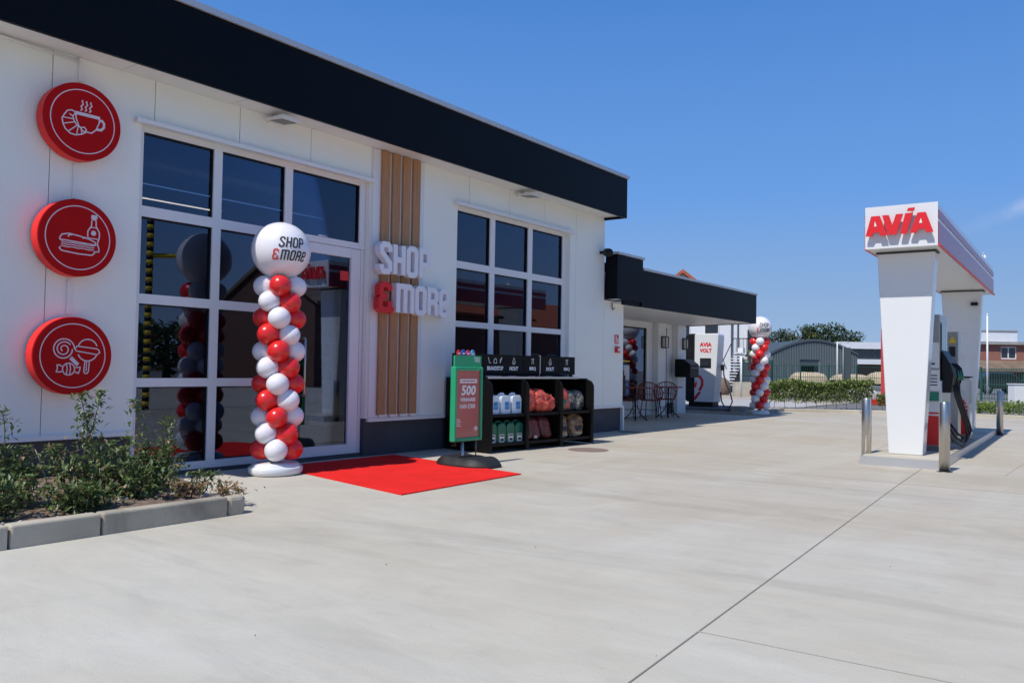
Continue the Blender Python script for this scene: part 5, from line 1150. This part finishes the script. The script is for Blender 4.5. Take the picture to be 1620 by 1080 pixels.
# covered trailers
def trailer(px, d, L, h, label, z0=.45):
    M = mfar(px, d, R(8)); t = thing('covered_trailer', far(px, d), label, 'trailer', 'tarpaulin covered trailers behind the hedge'); b = MB(); vs = []; n = 24; k = 14
    for i in range(n + 1):
        u = -1 + 2 * i / n; e = (1 - abs(u) ** 4) ** .35 if abs(u) < 1 else 0
        for j in range(k + 1):
            a = PI * j / k; vs.append(Vector((u * L / 2, -math.cos(a) * 1.0 * (.6 + .4 * e), z0 + (h - z0) * (math.sin(a) ** .6) * (.35 + .65 * e) + .06 * noise.noise(Vector((u * 5, a * 3, px))))))
    b.add(vs, [(i * (k + 1) + j, (i + 1) * (k + 1) + j, (i + 1) * (k + 1) + j + 1, i * (k + 1) + j + 1) for i in range(n) for j in range(k)], True, M); b.build('tarpaulin', 'tarp', t)
    b = MB(); b.box(-L / 2 + .1, L / 2 - .1, -.8, .8, z0 - .15, z0 + .05, M=M); b.build('chassis', 'black', t)
    for sx in (-.35, .35):
        b = MB(); c = M @ Vector((sx * L * .4, -.85, .32)); b.lathe([(.32, -.1), (.32, .1)], c, 18, axis=(M.to_3x3() @ Vector((0, 1, 0)))); b.build('wheel', 'rubber', t)
trailer(1279, 66, 2.6, 1.25, 'beige tarpaulin covered trailer in front of the warehouse door'); trailer(1345, 66, 2.8, 1.15, 'long beige covered trailer in front of the right warehouse wall'); trailer(1396, 64, 2.0, 1.35, 'beige covered trailer beside the red sign column')
# frame sign seen from behind
p = far(1334, 45); M = mfar(1334, 45); t = thing('road_sign', p, 'dark sign board on a pale frame rising above the hedge', 'sign')
MB().tube([M @ Vector((-.32, 0, 0)), M @ Vector((-.32, 0, 2.9)), M @ Vector((.32, 0, 2.9))], .035, 8).build('frame', 'white', t); b = MB(); b.box(-.02, .42, .02, .06, .7, 2.6, M=M); b.build('board', 'corr_dark', t); MB().tube([M @ Vector((.0, -.02, 0)), M @ Vector((.0, -.02, 2.7))], .045, 8).build('pole', 'corr', t)
p = far(1401.5, 44); t = thing('road_sign', p, 'narrow upright grey sign panel between the trailer and the red column', 'sign'); M = mfar(1401.5, 44); b = MB(); b.box(-.07, .09, 0, .06, .2, 1.6, M=M); b.build('panel', 'print_white', t); b = MB(); b.box(.1, .2, 0, .08, 0, 1.75, M=M); b.build('post', 'corr_dark', t)
# flagpole and cabinet
p = far(1562, 37); t = thing('flagpole', p, 'slim white flagpole left of the brick building', 'pole'); MB().tube([p, p + Vector((0, 0, 3.9))], [.045, .035], 10).build('pole', 'white', t); MB().ball(p + Vector((0, 0, 3.93)), .05, 10).build('finial', 'white', t)
p = far(1628, 35); M = mfar(1628, 35); t = thing('street_cabinet', p, 'plain white utility cabinet at the right picture edge', 'cabinet'); b = MB(); b.box(-.6, .6, 0, .5, 0, .85, M=M); b.build('body', 'white', t, bevel=.01); b = MB(); b.box(-.63, .63, -.03, .53, .852, .89, M=M); b.build('lid', 'white', t); b = MB(); b.box(-.01, .01, -.004, -.001, .05, .82, M=M); b.build('door_gap', 'joint', t)
# cars
def car(px, d, rz, m_, label):
    p = far(px, d); M = T(p.x, p.y, 0, rz); t = thing('parked_car', p, label, 'car', 'cars parked beyond the fence', rz=rz)
    prof = [(-2.1, .35), (2.1, .35), (2.15, .65), (2.0, .82), (1.1, .95), (.55, 1.42), (-1.1, 1.45), (-1.75, 1.0), (-2.1, .92), (-2.15, .6)]
    b = MB(); b.prism(prof, lambda u, v, d: M @ Vector((u, d, v)), -.85, .85); b.build('body', m_, t, bevel=.08)
    b = MB()
    for s_ in (-.856, .852): b.prism([(-1.3, 1.0), (.85, 1.0), (.48, 1.34), (-1.0, 1.36)], lambda u, v, d: M @ Vector((u, d, v)), s_, s_ + .004)
    b.build('side_windows', 'dark_glass', t)
    for x in (-1.3, 1.3):
        for y in (-.8, .8): b = MB(); b.lathe([(.2, -.11), (.33, -.11), (.33, .11), (.2, .11), (.2, -.11)], M @ Vector((x, y, .33)), 18, axis=(M.to_3x3() @ Vector((0, 1, 0)))); o = b.build('wheel', 'rubber', t); b = MB(); b.lathe([(.2, -.08), (.2, .08)], M @ Vector((x, y, .33)), 14, axis=(M.to_3x3() @ Vector((0, 1, 0)))); b.build('rim', 'alu', o)
    return t
car(1578, 56, A0 - PI / 2 + .1, 'car_dark', 'dark car behind the palisade fence below the brick building')
M = mfar(1360, 38); t = thing('bicycle_stand', far(1360, 38), 'low white hooped stand glimpsed through the thin end of the hedge', 'bicycle stand')
for k in range(3): MB().tube([M @ Vector((-.5 + k * .35, k * .2, 0)), M @ Vector((-.48 + k * .35, k * .2, .35)), M @ Vector((-.3 + k * .35, k * .2, .52)), M @ Vector((0 + k * .35, k * .2, .52)), M @ Vector((.2 + k * .35, k * .2, .35)), M @ Vector((.22 + k * .35, k * .2, 0))], .05, 8).build('hoop', 'white', t)

# ============================================================ ACROSS THE STREET (seen only as reflections in the glass)
sheet('street', 'asphalt', [(-60, -40), (140, -40), (90, -22.2), (-60, -22.2)], -.01)
def brick_house(x0, x1, y, h, rh, label, m_='brick_red', chims=()):
    t = thing('brick_house', ((x0 + x1) / 2, y, 0), label, 'house', 'houses across the street')
    b = MB(); b.box(x0, x1, y - 9, y, 0, h); b.prism([(y - 9, h), (y, h), (y - 4.5, h + rh - .1)], lambda u, v, d: Vector((d, u, v)), x0 + .01, x0 + .2); b.build('wall', m_, t)
    b = MB(); b.prism([(y + .4, h - .1), (y + .4, h + .1), (y - 4.5, h + rh + .15), (y - 9.4, h + .1), (y - 9.4, h - .1), (y - 4.5, h + rh - .1)], lambda u, v, d: Vector((d, u, v)), x0 - .2, x1 + .2); rf_ = b.build('roof', 'tile_red' if m_ == 'brick_red' else 'brown_roof', t)
    for c in chims: b = MB(); b.box(c, c + .8, y - 5, y - 4.2, h + rh - .6, h + rh + 1.2); b.build('chimney', 'brick_brown', rf_)
    n = int((x1 - x0) / 2.6)
    for i in range(n):
        for z in (.9, 3.7):
            if z + 1.5 > h: continue
            x = x0 + .8 + i * 2.6; b = MB(); b.box(x, x + 1.2, y + .001, y + .05, z, z + 1.5); o = b.build('window', 'white', t); b = MB(); b.box(x + .08, x + 1.12, y + .051, y + .06, z + .08, z + 1.42); b.build('pane', 'dark_glass', o)
brick_house(30, 40.5, -19.5, 4.6, 2.6, 'brick house with two chimneys reflected in the entrance window', 'brick_brown', (32, 38.))
brick_house(42, 54, -22, 5.0, 2.9, 'long red brick house reflected above the door', 'brick_red', (46,))
brick_house(56, 68, -24, 4.6, 2.6, 'red brick house reflected in the right shop window', 'brick_red', (60,))
for i, (x, y, h, w_) in enumerate(((19, -27, 4.6, 6), (24, -24, 3.4, 5), (15, -29, 5, 6))):
    rn = random.Random(90 + i); t = thing('tree', (x, y, 0), ['bushy tree across the street, the middle one reflected in the lower left panes', 'bushy tree across the street nearest the brick house', 'bushy tree across the street farthest from the houses'][i], 'tree', 'trees across the street')
    MB().tube([(x, y, 0), (x, y, h * .7)], [.25, .1], 8).build('trunk', 'bark', t); lb = MB()
    for _ in range(1200): v = rdir(rn) * rn.uniform(.5, 1); leaf(lb, Vector((x + v.x * w_ / 2, y + v.y * w_ / 2, h * .6 + v.z * h * .4)), rdir(rn), .45, .28)
    lb.build('crown', 'leaf_tree', t)
t = thing('striped_mast', (11.1, -3.2, 0), 'tall yellow and black striped mast with a side arm reflected in the entrance window', 'mast')
b = MB(); b2 = MB()
for k in range(46): (b if k % 2 else b2).tube([(11.1, -3.2, k * .11), (11.1, -3.2, k * .11 + .109)], .085, 10)
b.build('yellow_bands', 'yellow', t); b2.build('black_bands', 'black', t); MB().tube([(11.1, -3.2, 3.85), (13.2, -3.1, 4.05)], .06, 8).build('arm', 'yellow', t)
